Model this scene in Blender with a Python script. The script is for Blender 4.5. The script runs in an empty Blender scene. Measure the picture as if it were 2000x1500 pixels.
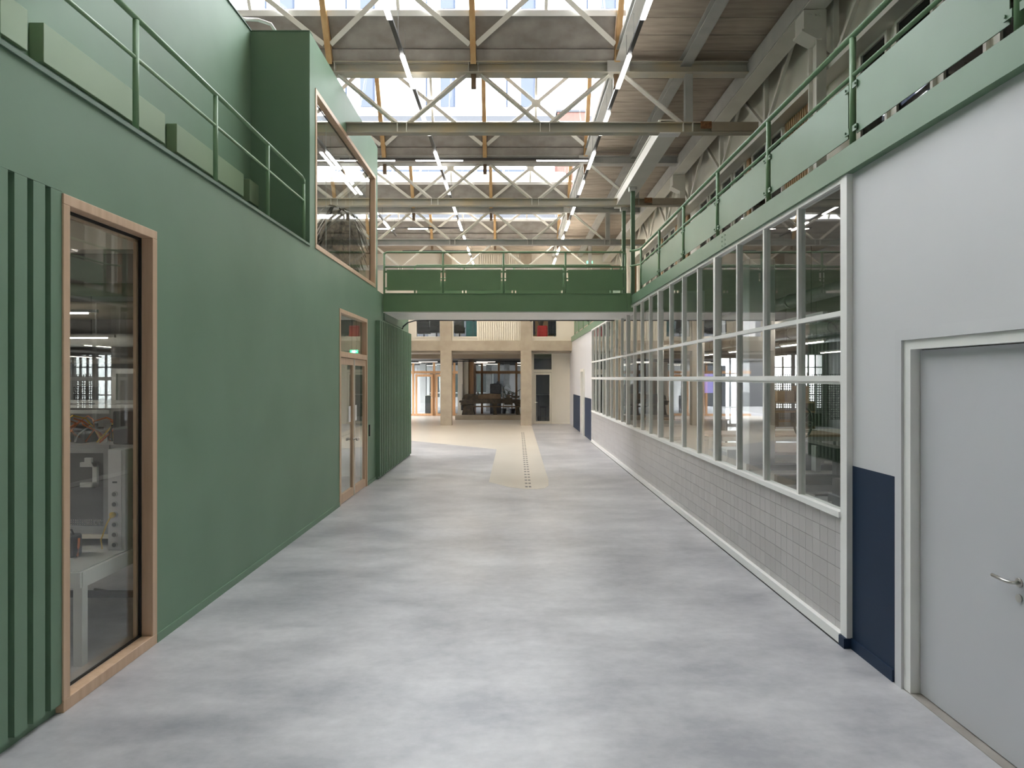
import bpy, bmesh, math, random
from mathutils import Vector, Matrix
random.seed(7)
SC = bpy.context.scene
COL = SC.collection
PI = math.pi

# ------------------------------------------------------------------ camera
CAM_Z = 2.25
cam_data = bpy.data.cameras.new('camera')
cam_data.sensor_width = 36.0
cam_data.lens = 24.0
cam_data.shift_y = -0.006
cam_data.clip_start = 0.05
cam_data.clip_end = 500
cam = bpy.data.objects.new('camera', cam_data)
COL.objects.link(cam)
cam.location = (0, 0, CAM_Z)
cam.rotation_euler = (PI / 2, 0, 0)
SC.camera = cam

# ------------------------------------------------------------------ sky, exposure
SKY = 5.6
world = bpy.data.worlds.new('overcast_sky')
SC.world = world
world.use_nodes = True
_bg = world.node_tree.nodes['Background']
_bg.inputs['Color'].default_value = (0.95, 0.965, 1.0, 1)
_bg.inputs['Strength'].default_value = SKY
SC.view_settings.view_transform = 'Standard'
SC.view_settings.look = 'None'
SC.view_settings.gamma = 1.0
SC.view_settings.use_curve_mapping = False
SC.view_settings.exposure = 1.75
SC.cycles.transparent_max_bounces = 32
SC.cycles.diffuse_bounces = 6
SC.cycles.max_bounces = 14
SC.cycles.caustics_reflective = False
SC.cycles.caustics_refractive = False
SC.cycles.use_denoising = True
SC.cycles.sample_clamp_indirect = 6.0


def portal(center, direction, w, h):
    """marks a glazed opening for the sampler; gives no light of its own"""
    l = bpy.data.lights.new('daylight_portal', 'AREA')
    l.shape = 'RECTANGLE'
    l.size = w
    l.size_y = h
    l.cycles.is_portal = True
    o = bpy.data.objects.new('daylight_portal', l)
    COL.objects.link(o)
    o.location = center
    o.rotation_euler = Vector(direction).to_track_quat('-Z', 'Y').to_euler()
    return o


# ------------------------------------------------------------------ materials
def srgb(r, g, b):
    def f(c):
        c /= 255.0
        return c / 12.92 if c <= 0.04045 else ((c + 0.055) / 1.055) ** 2.4
    return (f(r), f(g), f(b), 1)


def mat(name, c1, c2=None, scale=3.0, stretch=(1, 1, 1), rough=0.6, r2=None, metal=0.0, spec=0.5,
        bump=0.0, bscale=40.0, detail=4.0, lo=0.35, hi=0.65, rand=0.0, coord='Object'):
    m = bpy.data.materials.new(name)
    m.use_nodes = True
    nt = m.node_tree
    N, L = nt.nodes, nt.links
    p = N['Principled BSDF']
    p.inputs['Base Color'].default_value = c1
    p.inputs['Roughness'].default_value = rough
    p.inputs['Metallic'].default_value = metal
    p.inputs['Specular IOR Level'].default_value = spec
    tc = mp = None
    if c2 is not None or bump:
        tc = N.new('ShaderNodeTexCoord')
        mp = N.new('ShaderNodeMapping')
        mp.inputs['Scale'].default_value = stretch
        L.new(tc.outputs[coord], mp.inputs['Vector'])
    if c2 is not None:
        no = N.new('ShaderNodeTexNoise')
        no.inputs['Scale'].default_value = scale
        no.inputs['Detail'].default_value = detail
        L.new(mp.outputs['Vector'], no.inputs['Vector'])
        cr = N.new('ShaderNodeValToRGB')
        cr.color_ramp.elements[0].position = lo
        cr.color_ramp.elements[1].position = hi
        cr.color_ramp.elements[0].color = c1
        cr.color_ramp.elements[1].color = c2
        L.new(no.outputs['Fac'], cr.inputs['Fac'])
        L.new(cr.outputs['Color'], p.inputs['Base Color'])
        if r2 is not None:
            mr = N.new('ShaderNodeMapRange')
            mr.inputs['From Min'].default_value = lo
            mr.inputs['From Max'].default_value = hi
            mr.inputs['To Min'].default_value = rough
            mr.inputs['To Max'].default_value = r2
            L.new(no.outputs['Fac'], mr.inputs['Value'])
            L.new(mr.outputs['Result'], p.inputs['Roughness'])
    if rand:
        oi = N.new('ShaderNodeObjectInfo')
        mr = N.new('ShaderNodeMapRange')
        mr.inputs['To Min'].default_value = 1 - rand
        mr.inputs['To Max'].default_value = 1 + rand
        L.new(oi.outputs['Random'], mr.inputs['Value'])
        hs = N.new('ShaderNodeHueSaturation')
        L.new(mr.outputs['Result'], hs.inputs['Value'])
        src = p.inputs['Base Color'].links[0].from_socket if p.inputs['Base Color'].links else None
        if src:
            L.new(src, hs.inputs['Color'])
        else:
            hs.inputs['Color'].default_value = c1
        L.new(hs.outputs['Color'], p.inputs['Base Color'])
    if bump:
        nb = N.new('ShaderNodeTexNoise')
        nb.inputs['Scale'].default_value = bscale
        nb.inputs['Detail'].default_value = 3
        L.new(mp.outputs['Vector'], nb.inputs['Vector'])
        b = N.new('ShaderNodeBump')
        b.inputs['Strength'].default_value = bump
        b.inputs['Distance'].default_value = 0.01
        L.new(nb.outputs['Fac'], b.inputs['Height'])
        L.new(b.outputs['Normal'], p.inputs['Normal'])
    return m


def glass_mat(name, tint=(0.96, 0.98, 0.97, 1), ior=1.5, rough=0.0):
    m = bpy.data.materials.new(name)
    m.use_nodes = True
    N, L = m.node_tree.nodes, m.node_tree.links
    N.remove(N['Principled BSDF'])
    tr = N.new('ShaderNodeBsdfTransparent')
    tr.inputs['Color'].default_value = tint
    gl = N.new('ShaderNodeBsdfGlossy')
    gl.inputs['Roughness'].default_value = rough
    gl.inputs['Color'].default_value = (1, 1, 1, 1)
    fr = N.new('ShaderNodeFresnel')
    fr.inputs['IOR'].default_value = ior
    # both faces of the pane reflect like air to glass: undo the node's inversion on the inner side
    ge = N.new('ShaderNodeNewGeometry')
    mi = N.new('ShaderNodeMapRange')
    mi.inputs['To Min'].default_value = ior
    mi.inputs['To Max'].default_value = 1.0 / ior
    L.new(ge.outputs['Backfacing'], mi.inputs['Value'])
    L.new(mi.outputs['Result'], fr.inputs['IOR'])
    mx = N.new('ShaderNodeMixShader')
    L.new(fr.outputs['Fac'], mx.inputs['Fac'])
    L.new(tr.outputs['BSDF'], mx.inputs[1])
    L.new(gl.outputs['BSDF'], mx.inputs[2])
    L.new(mx.outputs['Shader'], N['Material Output'].inputs['Surface'])
    return m


def lamp_mat(name, color, strength):
    m = bpy.data.materials.new(name)
    m.use_nodes = True
    p = m.node_tree.nodes['Principled BSDF']
    p.inputs['Base Color'].default_value = (0.8, 0.8, 0.8, 1)
    p.inputs['Emission Color'].default_value = color
    p.inputs['Emission Strength'].default_value = strength
    return m


def floor_mat():
    m = bpy.data.materials.new('polished_concrete')
    m.use_nodes = True
    N, L = m.node_tree.nodes, m.node_tree.links
    p = N['Principled BSDF']
    tc = N.new('ShaderNodeTexCoord')

    def noise(scale, stretch, detail, rough=0.6, dist=0.0):
        mp = N.new('ShaderNodeMapping')
        mp.inputs['Scale'].default_value = stretch
        L.new(tc.outputs['Object'], mp.inputs['Vector'])
        n = N.new('ShaderNodeTexNoise')
        n.inputs['Scale'].default_value = scale
        n.inputs['Detail'].default_value = detail
        n.inputs['Roughness'].default_value = rough
        n.inputs['Distortion'].default_value = dist
        L.new(mp.outputs['Vector'], n.inputs['Vector'])
        return n.outputs['Fac']

    def math_node(op, a, b):
        n = N.new('ShaderNodeMath')
        n.operation = op
        for i, v in enumerate((a, b)):
            if isinstance(v, (int, float)):
                n.inputs[i].default_value = v
            else:
                L.new(v, n.inputs[i])
        return n.outputs[0]
    big = noise(0.32, (1.0, 1.4, 1), 4, 0.55, 0.0)
    mid = noise(1.1, (1.0, 1.7, 1), 7, 0.6, 0.0)
    fine = noise(9, (1, 1.2, 1), 6, 0.65)
    s = math_node('ADD', math_node('MULTIPLY', big, 0.42), math_node('MULTIPLY', mid, 0.43))
    s = math_node('ADD', s, math_node('MULTIPLY', fine, 0.15))
    cr = N.new('ShaderNodeValToRGB')
    e = cr.color_ramp.elements
    e[0].position, e[0].color = 0.39, (0.30, 0.30, 0.325, 1)
    e[1].position, e[1].color = 0.61, (0.575, 0.565, 0.58, 1)
    L.new(s, cr.inputs['Fac'])
    L.new(cr.outputs['Color'], p.inputs['Base Color'])
    mr = N.new('ShaderNodeMapRange')
    mr.inputs['From Min'].default_value = 0.35
    mr.inputs['From Max'].default_value = 0.65
    mr.inputs['To Min'].default_value = 0.30
    mr.inputs['To Max'].default_value = 0.42
    L.new(mid, mr.inputs['Value'])
    L.new(mr.outputs['Result'], p.inputs['Roughness'])
    p.inputs['Specular IOR Level'].default_value = 0.5
    b = N.new('ShaderNodeBump')
    b.inputs['Strength'].default_value = 0.05
    b.inputs['Distance'].default_value = 0.01
    L.new(fine, b.inputs['Height'])
    L.new(b.outputs['Normal'], p.inputs['Normal'])
    return m


def perforated_mat(name, col, hole, pitch=0.03, r=0.32):
    """sheet with real see-through round holes"""
    m = mat(name, col, rough=0.5, metal=0.0)
    N, L = m.node_tree.nodes, m.node_tree.links
    p = N['Principled BSDF']
    tc = N.new('ShaderNodeTexCoord')
    mp = N.new('ShaderNodeMapping')
    mp.inputs['Scale'].default_value = (1 / pitch,) * 3
    L.new(tc.outputs['Object'], mp.inputs['Vector'])
    fr = N.new('ShaderNodeVectorMath')
    fr.operation = 'FRACTION'
    L.new(mp.outputs['Vector'], fr.inputs[0])
    sub = N.new('ShaderNodeVectorMath')
    sub.operation = 'SUBTRACT'
    sub.inputs[1].default_value = (0.5, 0.5, 0.5)
    L.new(fr.outputs[0], sub.inputs[0])
    mul = N.new('ShaderNodeVectorMath')
    mul.operation = 'MULTIPLY'
    mul.inputs[1].default_value = (1, 0, 1)
    L.new(sub.outputs[0], mul.inputs[0])
    ln = N.new('ShaderNodeVectorMath')
    ln.operation = 'LENGTH'
    L.new(mul.outputs[0], ln.inputs[0])
    gt = N.new('ShaderNodeMath')
    gt.operation = 'GREATER_THAN'
    gt.inputs[1].default_value = r
    L.new(ln.outputs['Value'], gt.inputs[0])
    L.new(gt.outputs[0], p.inputs['Alpha'])
    return m


M = {}
M['green'] = mat('green_wall_paint', (0.162, 0.264, 0.176, 1), (0.175, 0.281, 0.190, 1), scale=1.2, rough=0.55, bump=0.02, bscale=60)
M['green_steel'] = mat('green_steel_paint', (0.132, 0.222, 0.138, 1), (0.142, 0.236, 0.150, 1), scale=2.0, rough=0.42)
M['green_steel_lit'] = mat('green_steel_paint_lit', (0.200, 0.335, 0.185, 1), (0.212, 0.350, 0.197, 1), scale=2.0, rough=0.42)  # same green steel paint, brightened and yellowed to hold the warm light on it
M['green_dark'] = mat('green_skirting_paint', (0.115, 0.19, 0.13, 1), rough=0.5)
M['white'] = mat('white_wall_paint', (0.61, 0.605, 0.625, 1), (0.635, 0.63, 0.65, 1), scale=0.8, rough=0.6)
M['white_frame'] = mat('white_frame_paint', (0.83, 0.82, 0.80, 1), (0.86, 0.85, 0.83, 1), scale=3, rough=0.4)
M['door_grey'] = mat('pale_grey_door_paint', (0.54, 0.54, 0.57, 1), (0.56, 0.56, 0.59, 1), scale=1, rough=0.5)
M['navy'] = mat('navy_paint', (0.008, 0.023, 0.056, 1), (0.011, 0.027, 0.063, 1), scale=2, rough=0.55, spec=0.3)
M['cream'] = mat('cream_paint', (0.70, 0.655, 0.57, 1), (0.73, 0.685, 0.60, 1), scale=1, rough=0.6)
M['cream_slat'] = mat('cream_slat_paint', (0.75, 0.71, 0.62, 1), rough=0.6)
M['taupe'] = mat('taupe_plaster', (0.36, 0.31, 0.25, 1), (0.39, 0.34, 0.275, 1), scale=1, rough=0.7)
M['concrete_warm'] = mat('warm_fair_faced_concrete', (0.36, 0.305, 0.235, 1), (0.43, 0.37, 0.29, 1), scale=2.2, rough=0.75, bump=0.05, bscale=30, rand=0.04)
M['concrete_roof'] = mat('grey_roof_concrete', (0.255, 0.23, 0.21, 1), (0.35, 0.325, 0.30, 1), scale=3.0, stretch=(1, 1, 1.4), detail=8, rough=0.85, bump=0.1, bscale=25, rand=0.05)
M['ceiling_board'] = mat('brown_ceiling_board', (0.36, 0.30, 0.24, 1), (0.48, 0.41, 0.335, 1), scale=3.0, stretch=(0.5, 3, 1), detail=6, rough=0.85, rand=0.07)
M['old_steel'] = mat('weathered_pale_steel', (0.47, 0.45, 0.39, 1), (0.56, 0.47, 0.32, 1), scale=1.7, stretch=(1, 1, 1.5), detail=7, rough=0.5, lo=0.42, hi=0.68)
M['grey_steel'] = mat('pale_grey_steel', (0.40, 0.40, 0.38, 1), (0.48, 0.47, 0.44, 1), scale=2.5, detail=6, rough=0.5)
M['rust'] = mat('rusty_patch', (0.16, 0.07, 0.03, 1), (0.30, 0.15, 0.07, 1), scale=20, rough=0.9)
M['ochre'] = mat('ochre_glazing_post', (0.50, 0.30, 0.125, 1), (0.62, 0.42, 0.21, 1), scale=6, stretch=(1, 1, 0.4), rough=0.6)
M['offwhite_steel'] = mat('off_white_steel', (0.72, 0.70, 0.64, 1), (0.77, 0.75, 0.69, 1), scale=2, rough=0.5)
M['offwhite_wall'] = mat('off_white_upper_wall', (0.72, 0.70, 0.62, 1), (0.76, 0.74, 0.66, 1), scale=1, rough=0.65)
M['white_aged'] = mat('flaking_white_paint', (0.72, 0.71, 0.70, 1), (0.42, 0.39, 0.36, 1), scale=7, detail=8, lo=0.5, hi=0.62, rough=0.7)
M['oak'] = mat('light_oak', (0.60, 0.405, 0.26, 1), (0.69, 0.49, 0.335, 1), scale=7, stretch=(2.2, 2.2, 0.16), detail=6, rough=0.42, rand=0.05)
M['oak_dark'] = mat('oak_in_lobby', (0.42, 0.23, 0.105, 1), (0.50, 0.29, 0.15, 1), scale=7, stretch=(2.2, 2.2, 0.16), detail=6, rough=0.45)
M['slat_wood'] = mat('timber_slats', (0.30, 0.18, 0.075, 1), (0.40, 0.25, 0.115, 1), scale=7, stretch=(3, 3, 0.2), rough=0.6)
M['rubber'] = mat('black_rubber', (0.012, 0.011, 0.01, 1), rough=0.6)
M['black'] = mat('black_matt', (0.018, 0.018, 0.02, 1), rough=0.5)
M['charcoal'] = mat('charcoal', (0.05, 0.05, 0.055, 1), (0.07, 0.07, 0.075, 1), scale=8, rough=0.5)
M['housing'] = mat('dark_lamp_housing', (0.045, 0.042, 0.042, 1), rough=0.4)
M['chrome'] = mat('brushed_nickel', (0.55, 0.53, 0.50, 1), rough=0.28, metal=1.0)
M['iron'] = mat('oily_cast_iron', (0.035, 0.027, 0.020, 1), (0.085, 0.062, 0.042, 1), scale=6, rough=0.45, metal=0.3)
M['iron_brown'] = mat('brown_machine_casting', (0.12, 0.075, 0.04, 1), (0.17, 0.11, 0.065, 1), scale=5, rough=0.5)
M['metal'] = mat('grey_machine_metal', (0.26, 0.265, 0.27, 1), (0.34, 0.345, 0.35, 1), scale=4, rough=0.4, metal=0.2)
M['lightgrey'] = mat('light_grey_sheet', (0.50, 0.51, 0.50, 1), (0.55, 0.56, 0.55, 1), scale=2, rough=0.45)
M['brown_top'] = mat('brown_bench_top', (0.27, 0.17, 0.10, 1), (0.34, 0.22, 0.14, 1), scale=5, stretch=(3, 0.4, 1), rough=0.5)
M['cardboard'] = mat('cardboard', (0.36, 0.235, 0.13, 1), (0.40, 0.27, 0.155, 1), scale=6, rough=0.8)
M['orange'] = mat('orange_cable', (0.75, 0.20, 0.05, 1), rough=0.45)
M['copper'] = mat('copper_hose', (0.62, 0.25, 0.13, 1), rough=0.4)
M['yellow'] = mat('yellow_plug', (0.75, 0.50, 0.06, 1), rough=0.45)
M['red'] = mat('red_upholstery', (0.52, 0.028, 0.035, 1), (0.56, 0.035, 0.04, 1), scale=20, rough=0.7)
M['teal'] = mat('teal_panel', (0.015, 0.10, 0.125, 1), (0.02, 0.13, 0.155, 1), scale=6, rough=0.5)
M['darkblue'] = mat('dark_blue_fabric', (0.02, 0.025, 0.05, 1), rough=0.7)
M['leaf'] = mat('dark_leaf', (0.035, 0.05, 0.022, 1), (0.075, 0.09, 0.042, 1), scale=12, rough=0.55)
M['straw'] = mat('dry_palm_fibre', (0.05, 0.043, 0.028, 1), (0.17, 0.14, 0.085, 1), scale=16, rough=0.8)
M['beige_floor'] = mat('beige_floor_coating', (0.68, 0.625, 0.545, 1), (0.71, 0.655, 0.575, 1), scale=0.8, rough=0.29)
M['dash'] = mat('grey_floor_print', (0.17, 0.16, 0.145, 1), rough=0.5)
M['tile'] = mat('pale_glazed_tile', (0.46, 0.435, 0.43, 1), (0.485, 0.465, 0.46, 1), scale=3.0, rough=0.34, rand=0.055)
M['grout'] = mat('white_grout', (0.58, 0.57, 0.56, 1), rough=0.8)
M['facade'] = mat('pale_facade', (0.80, 0.80, 0.80, 1), rough=0.7)
M['facade_glass'] = mat('blue_facade_glass', (0.060, 0.068, 0.090, 1), rough=0.5, spec=0.0)
M['facade_dark'] = mat('grey_facade_frame', (0.036, 0.044, 0.062, 1), rough=0.6, spec=0.0)
M['facade_band'] = mat('grey_facade_band', (0.060, 0.062, 0.068, 1), rough=0.7, spec=0.0)
M['brick'] = mat('red_brick', (0.105, 0.058, 0.050, 1), (0.12, 0.070, 0.060, 1), scale=6, rough=0.85, spec=0.0)
M['solar'] = mat('solar_glass', (0.040, 0.048, 0.070, 1), rough=0.6, spec=0.0)
M['solar_frame'] = mat('solar_frame', (0.085, 0.092, 0.105, 1), rough=0.5, spec=0.0)
M['ground'] = mat('outdoor_paving', (0.25, 0.25, 0.25, 1), rough=0.9)
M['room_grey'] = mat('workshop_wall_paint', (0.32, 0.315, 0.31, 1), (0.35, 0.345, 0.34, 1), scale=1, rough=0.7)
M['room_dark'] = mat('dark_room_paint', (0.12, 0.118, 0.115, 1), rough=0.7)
M['soffit'] = mat('grey_soffit', (0.12, 0.113, 0.105, 1), (0.15, 0.142, 0.132, 1), scale=2, rough=0.8)
M['duct'] = mat('beige_duct', (0.42, 0.38, 0.32, 1), rough=0.4)
M['exit_green'] = lamp_mat('exit_sign_light', (0.02, 0.55, 0.22, 1), 1.6)
M['white_print'] = lamp_mat('exit_sign_pictogram', (0.9, 1.0, 0.95, 1), 1.6)
M['lit'] = lamp_mat('led_diffuser', (1.0, 0.985, 0.95, 1), 4.5)
M['uplight'] = lamp_mat('upward_led_strip', (1.0, 0.95, 0.86, 1), 3.0)
M['lit_lobby'] = lamp_mat('lobby_led_diffuser', (1.0, 0.90, 0.78, 1), 1.4)
M['lit_warm'] = lamp_mat('warm_row_diffuser', (1.0, 0.90, 0.76, 1), 40.0)
M['fill_test'] = lamp_mat('test_room_fill_led', (1.0, 0.92, 0.82, 1), 40.0)
M['fill_upper'] = lamp_mat('upper_room_fill_led', (1.0, 0.93, 0.84, 1), 26.0)
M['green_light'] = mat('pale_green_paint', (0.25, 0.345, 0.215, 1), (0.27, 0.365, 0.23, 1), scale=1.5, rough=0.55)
M['lit_room'] = lamp_mat('warm_led_diffuser', (1.0, 0.90, 0.76, 1), 7.0)
M['screen_blue'] = lamp_mat('violet_screen', (0.10, 0.07, 0.42, 1), 0.5)
M['glass'] = glass_mat('clear_glass')
M['glass_low'] = glass_mat('low_reflection_glass', (0.93, 0.95, 0.94, 1), 1.10)
M['glass_sky'] = glass_mat('skylight_glass', (0.97, 0.985, 0.985, 1), 1.25)
M['glass_up'] = glass_mat('tinted_window_glass', (0.45, 0.47, 0.50, 1), 1.55)
M['floor'] = floor_mat()
M['perf_dark'] = perforated_mat('perforated_grey_sheet', (0.10, 0.10, 0.105, 1), None, 0.02, 0.3)
M['perf_white'] = perforated_mat('perforated_pale_sheet', (0.20, 0.20, 0.21, 1), None, 0.09, 0.36)


# ------------------------------------------------------------------ mesh building
class MB:
    def __init__(self):
        self.v, self.f = [], []

    def add(self, vs, fs):
        o = len(self.v)
        self.v += [tuple(p) for p in vs]
        self.f += [tuple(i + o for i in f) for f in fs]
        return self

    def box(self, x0, x1, y0, y1, z0, z1):
        return self.add([(x0, y0, z0), (x1, y0, z0), (x1, y1, z0), (x0, y1, z0), (x0, y0, z1), (x1, y0, z1), (x1, y1, z1), (x0, y1, z1)],
                        [(0, 3, 2, 1), (4, 5, 6, 7), (0, 1, 5, 4), (1, 2, 6, 5), (2, 3, 7, 6), (3, 0, 4, 7)])

    def bar(self, p, q, w, h, up=(0, 0, 1)):
        p, q = Vector(p), Vector(q)
        d = (q - p).normalized()
        u = Vector(up)
        if abs(d.dot(u)) > 0.98:
            u = Vector((0, 1, 0))
        s = d.cross(u).normalized()
        t = s.cross(d).normalized()
        vs = []
        for c in (p, q):
            for a, b in ((-1, -1), (1, -1), (1, 1), (-1, 1)):
                vs.append(c + s * a * w / 2 + t * b * h / 2)
        return self.add(vs, [(3, 2, 1, 0), (4, 5, 6, 7), (0, 1, 5, 4), (1, 2, 6, 5), (2, 3, 7, 6), (3, 0, 4, 7)])

    def tube(self, pts, r, n=10, radii=None):
        pts = [Vector(p) for p in pts]
        rings = []
        for i, c in enumerate(pts):
            d = (pts[min(i + 1, len(pts) - 1)] - pts[max(i - 1, 0)]).normalized()
            u = Vector((0, 0, 1)) if abs(d.z) < 0.95 else Vector((0, 1, 0))
            s = d.cross(u).normalized()
            t = s.cross(d).normalized()
            rr = radii[i] if radii else r
            rings.append([c + (s * math.cos(2 * PI * k / n) + t * math.sin(2 * PI * k / n)) * rr for k in range(n)])
        vs = [p for ring in rings for p in ring]
        fs = []
        for i in range(len(pts) - 1):
            for k in range(n):
                a, b = i * n + k, i * n + (k + 1) % n
                fs.append((a, b, b + n, a + n))
        fs.append(tuple(range(n - 1, -1, -1)))
        fs.append(tuple(range((len(pts) - 1) * n, len(pts) * n)))
        return self.add(vs, fs)

    def prism(self, poly, axis, a, b):
        """poly in the other two axes (order x,y,z without axis), extruded a..b along axis"""
        def P(u, v, w):
            return {0: (w, u, v), 1: (u, w, v), 2: (u, v, w)}[axis]
        n = len(poly)
        vs = [P(u, v, a) for u, v in poly] + [P(u, v, b) for u, v in poly]
        fs = [tuple(range(n - 1, -1, -1)), tuple(range(n, 2 * n))]
        fs += [(i, (i + 1) % n, (i + 1) % n + n, i + n) for i in range(n)]
        return self.add(vs, fs)

    def ibeam(self, p0, p1, along, flange, height, tf=0.014, tw=0.012):
        """I-section from p0 to p1 along axis 0 or 1, centred"""
        (x0, y0, z0), (x1, y1, z1) = p0, p1
        h, f = height / 2, flange / 2
        if along == 0:
            self.box(x0, x1, y0 - f, y0 + f, z0 + h - tf, z0 + h)
            self.box(x0, x1, y0 - f, y0 + f, z0 - h, z0 - h + tf)
            self.box(x0, x1, y0 - tw / 2, y0 + tw / 2, z0 - h + tf, z0 + h - tf)
        else:
            self.box(x0 - f, x0 + f, y0, y1, z0 + h - tf, z0 + h)
            self.box(x0 - f, x0 + f, y0, y1, z0 - h, z0 - h + tf)
            self.box(x0 - tw / 2, x0 + tw / 2, y0, y1, z0 - h + tf, z0 + h - tf)
        return self


def wpos(o):
    v = Vector((0, 0, 0))
    while o is not None:
        v += o.location
        o = o.parent
    return v


def build(mb, name, m, parent=None, origin=None, smooth=False):
    vs = [Vector(p) for p in mb.v]
    if origin is None:
        xs = [p.x for p in vs]
        ys = [p.y for p in vs]
        zs = [p.z for p in vs]
        origin = ((min(xs) + max(xs)) / 2, (min(ys) + max(ys)) / 2, min(zs))
    og = Vector(origin)
    me = bpy.data.meshes.new(name)
    me.from_pydata([p - og for p in vs], [], mb.f)
    bm = bmesh.new()
    bm.from_mesh(me)
    bmesh.ops.recalc_face_normals(bm, faces=bm.faces)
    bm.to_mesh(me)
    bm.free()
    me.materials.append(m)
    if smooth:
        for p in me.polygons:
            p.use_smooth = len(p.vertices) == 4
    o = bpy.data.objects.new(name, me)
    COL.objects.link(o)
    if parent is not None:
        o.parent = parent
        o.location = og - wpos(parent)
    else:
        o.location = og
    return o


_cache = {}


def boxo(name, x0, x1, y0, y1, z0, z1, m, parent=None, bevel=0.0):
    """a box as an object of its own; alike boxes share mesh data"""
    dx, dy, dz = x1 - x0, y1 - y0, z1 - z0
    key = (name, round(dx, 4), round(dy, 4), round(dz, 4), m.name, bevel)
    me = _cache.get(key)
    if me is None:
        bm = bmesh.new()
        bmesh.ops.create_cube(bm, size=1.0)
        for v in bm.verts:
            v.co = Vector((v.co.x * dx, v.co.y * dy, (v.co.z + 0.5) * dz))
        if bevel:
            bmesh.ops.bevel(bm, geom=list(bm.edges), offset=bevel, segments=1, affect='EDGES')
        me = bpy.data.meshes.new(name)
        bm.to_mesh(me)
        bm.free()
        me.materials.append(m)
        _cache[key] = me
    o = bpy.data.objects.new(name, me)
    COL.objects.link(o)
    c = Vector(((x0 + x1) / 2, (y0 + y1) / 2, z0))
    if parent is not None:
        o.parent = parent
        o.location = c - wpos(parent)
    else:
        o.location = c
    return o


def empty(name, loc):
    o = bpy.data.objects.new(name, None)
    COL.objects.link(o)
    o.location = loc
    o.empty_display_size = 0.2
    return o


def tag(o, label, cat, group=None):
    o['label'] = label
    o['category'] = cat
    if group:
        o['group'] = group
    return o


def thing(name, label, cat, loc=(0, 0, 0), group=None):
    return tag(empty(name, loc), label, cat, group)


def struct(o, label, cat='structure'):
    o['kind'] = 'structure'
    o['label'] = label
    o['category'] = cat
    return o


def copy_thing(src, loc, rotz=0.0, label=None, group=None):
    r = src.copy()
    COL.objects.link(r)
    r.location = loc
    r.rotation_euler = (0, 0, rotz)
    if label:
        r['label'] = label
    if group:
        r['group'] = group
    for ch in list(src.children):
        c = ch.copy()
        COL.objects.link(c)
        c.parent = r
        for g in list(ch.children):
            d = g.copy()
            COL.objects.link(d)
            d.parent = c
    return r


def wall_y(mb, x0, x1, y0, y1, z0, z1, openings):
    """wall running along Y with rectangular openings (y0,y1,z0,z1), sorted"""
    y = y0
    for a, b, c, d in openings:
        if a > y:
            mb.box(x0, x1, y, a, z0, z1)
        if c > z0:
            mb.box(x0, x1, a, b, z0, c)
        if d < z1:
            mb.box(x0, x1, a, b, d, z1)
        y = b
    if y < y1:
        mb.box(x0, x1, y, y1, z0, z1)
    return mb


def wall_x(mb, y0, y1, x0, x1, z0, z1, openings):
    x = x0
    for a, b, c, d in openings:
        if a > x:
            mb.box(x, a, y0, y1, z0, z1)
        if c > z0:
            mb.box(a, b, y0, y1, z0, c)
        if d < z1:
            mb.box(a, b, y0, y1, d, z1)
        x = b
    if x < x1:
        mb.box(x, x1, y0, y1, z0, z1)
    return mb


ORD = ['first', 'second', 'third', 'fourth', 'fifth', 'sixth', 'seventh', 'eighth', 'ninth', 'tenth', 'eleventh', 'twelfth',
       'thirteenth', 'fourteenth', 'fifteenth']

XL, XR = -3.02, 2.81
UP = 4.21            # upper floor level
YB0, YB1 = 16.0, 17.95   # footbridge

# ------------------------------------------------------------------ floor, outer shell
fl = build(MB().box(-10, 15, -13.4, 54, -0.2, 0), 'floor', M['floor'], origin=(0, 0, 0))
struct(fl, 'polished grey concrete floor with cloudy mottling running the length of the hall', 'floor')
gr = build(MB().box(-120, 120, 54, 140, -0.3, -0.1).box(-120, -10, -30, 54, -0.3, -0.1).box(15, 120, -30, 54, -0.3, -0.1), 'outdoor_ground', M['ground'])
struct(gr, 'grey paved ground outside the hall', 'ground')

struct(build(MB().box(-8.9, 14.8, -13.7, -13.4, 0, 10.4), 'wall_back', M['white']), 'white end wall of the hall behind the camera', 'wall')
wl = MB()
wall_y(wl, -8.9, -8.6, -13.4, 36.0, 0, 10.4, [(12.3, 13.8, 0.9, 2.6), (22, 25.5, 0.5, 2.9)])
struct(build(wl, 'wall_outer_west', M['white']), 'outer wall of the building behind the green volume', 'wall')
struct(build(MB().box(14.5, 14.8, -13.4, 32.5, 0, 9), 'wall_outer_east', M['room_grey']), 'outer wall of the workshop behind the glazed partition', 'wall')

# flat ceiling strip beside the skylights
ce = struct(empty('ceiling', (3.5, 10, 8.12)), 'brown boarded ceiling strip between the skylights and the crane girder', 'ceiling')
build(MB().box(1.9, 14.6, -13.4, 32.4, 8.15, 8.3), 'roof_slab', M['ceiling_board'], ce)
y = 9.4
while y < 32.3:
    boxo('ceiling_board', 2.03, 4.75, y, y + 0.545, 8.10, 8.15, M['ceiling_board'], ce)
    y += 0.565
# far roof bay without glass
build(MB().box(-8.6, 1.9, 28.4, 36.0, 8.22, 8.4), 'roof_slab', M['ceiling_board'], ce)
y = 28.5
while y < 32.3:
    boxo('ceiling_board', -8.5, 2.02, y, y + 0.9, 8.14, 8.22, M['ceiling_board'], ce)
    y += 0.915

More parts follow.
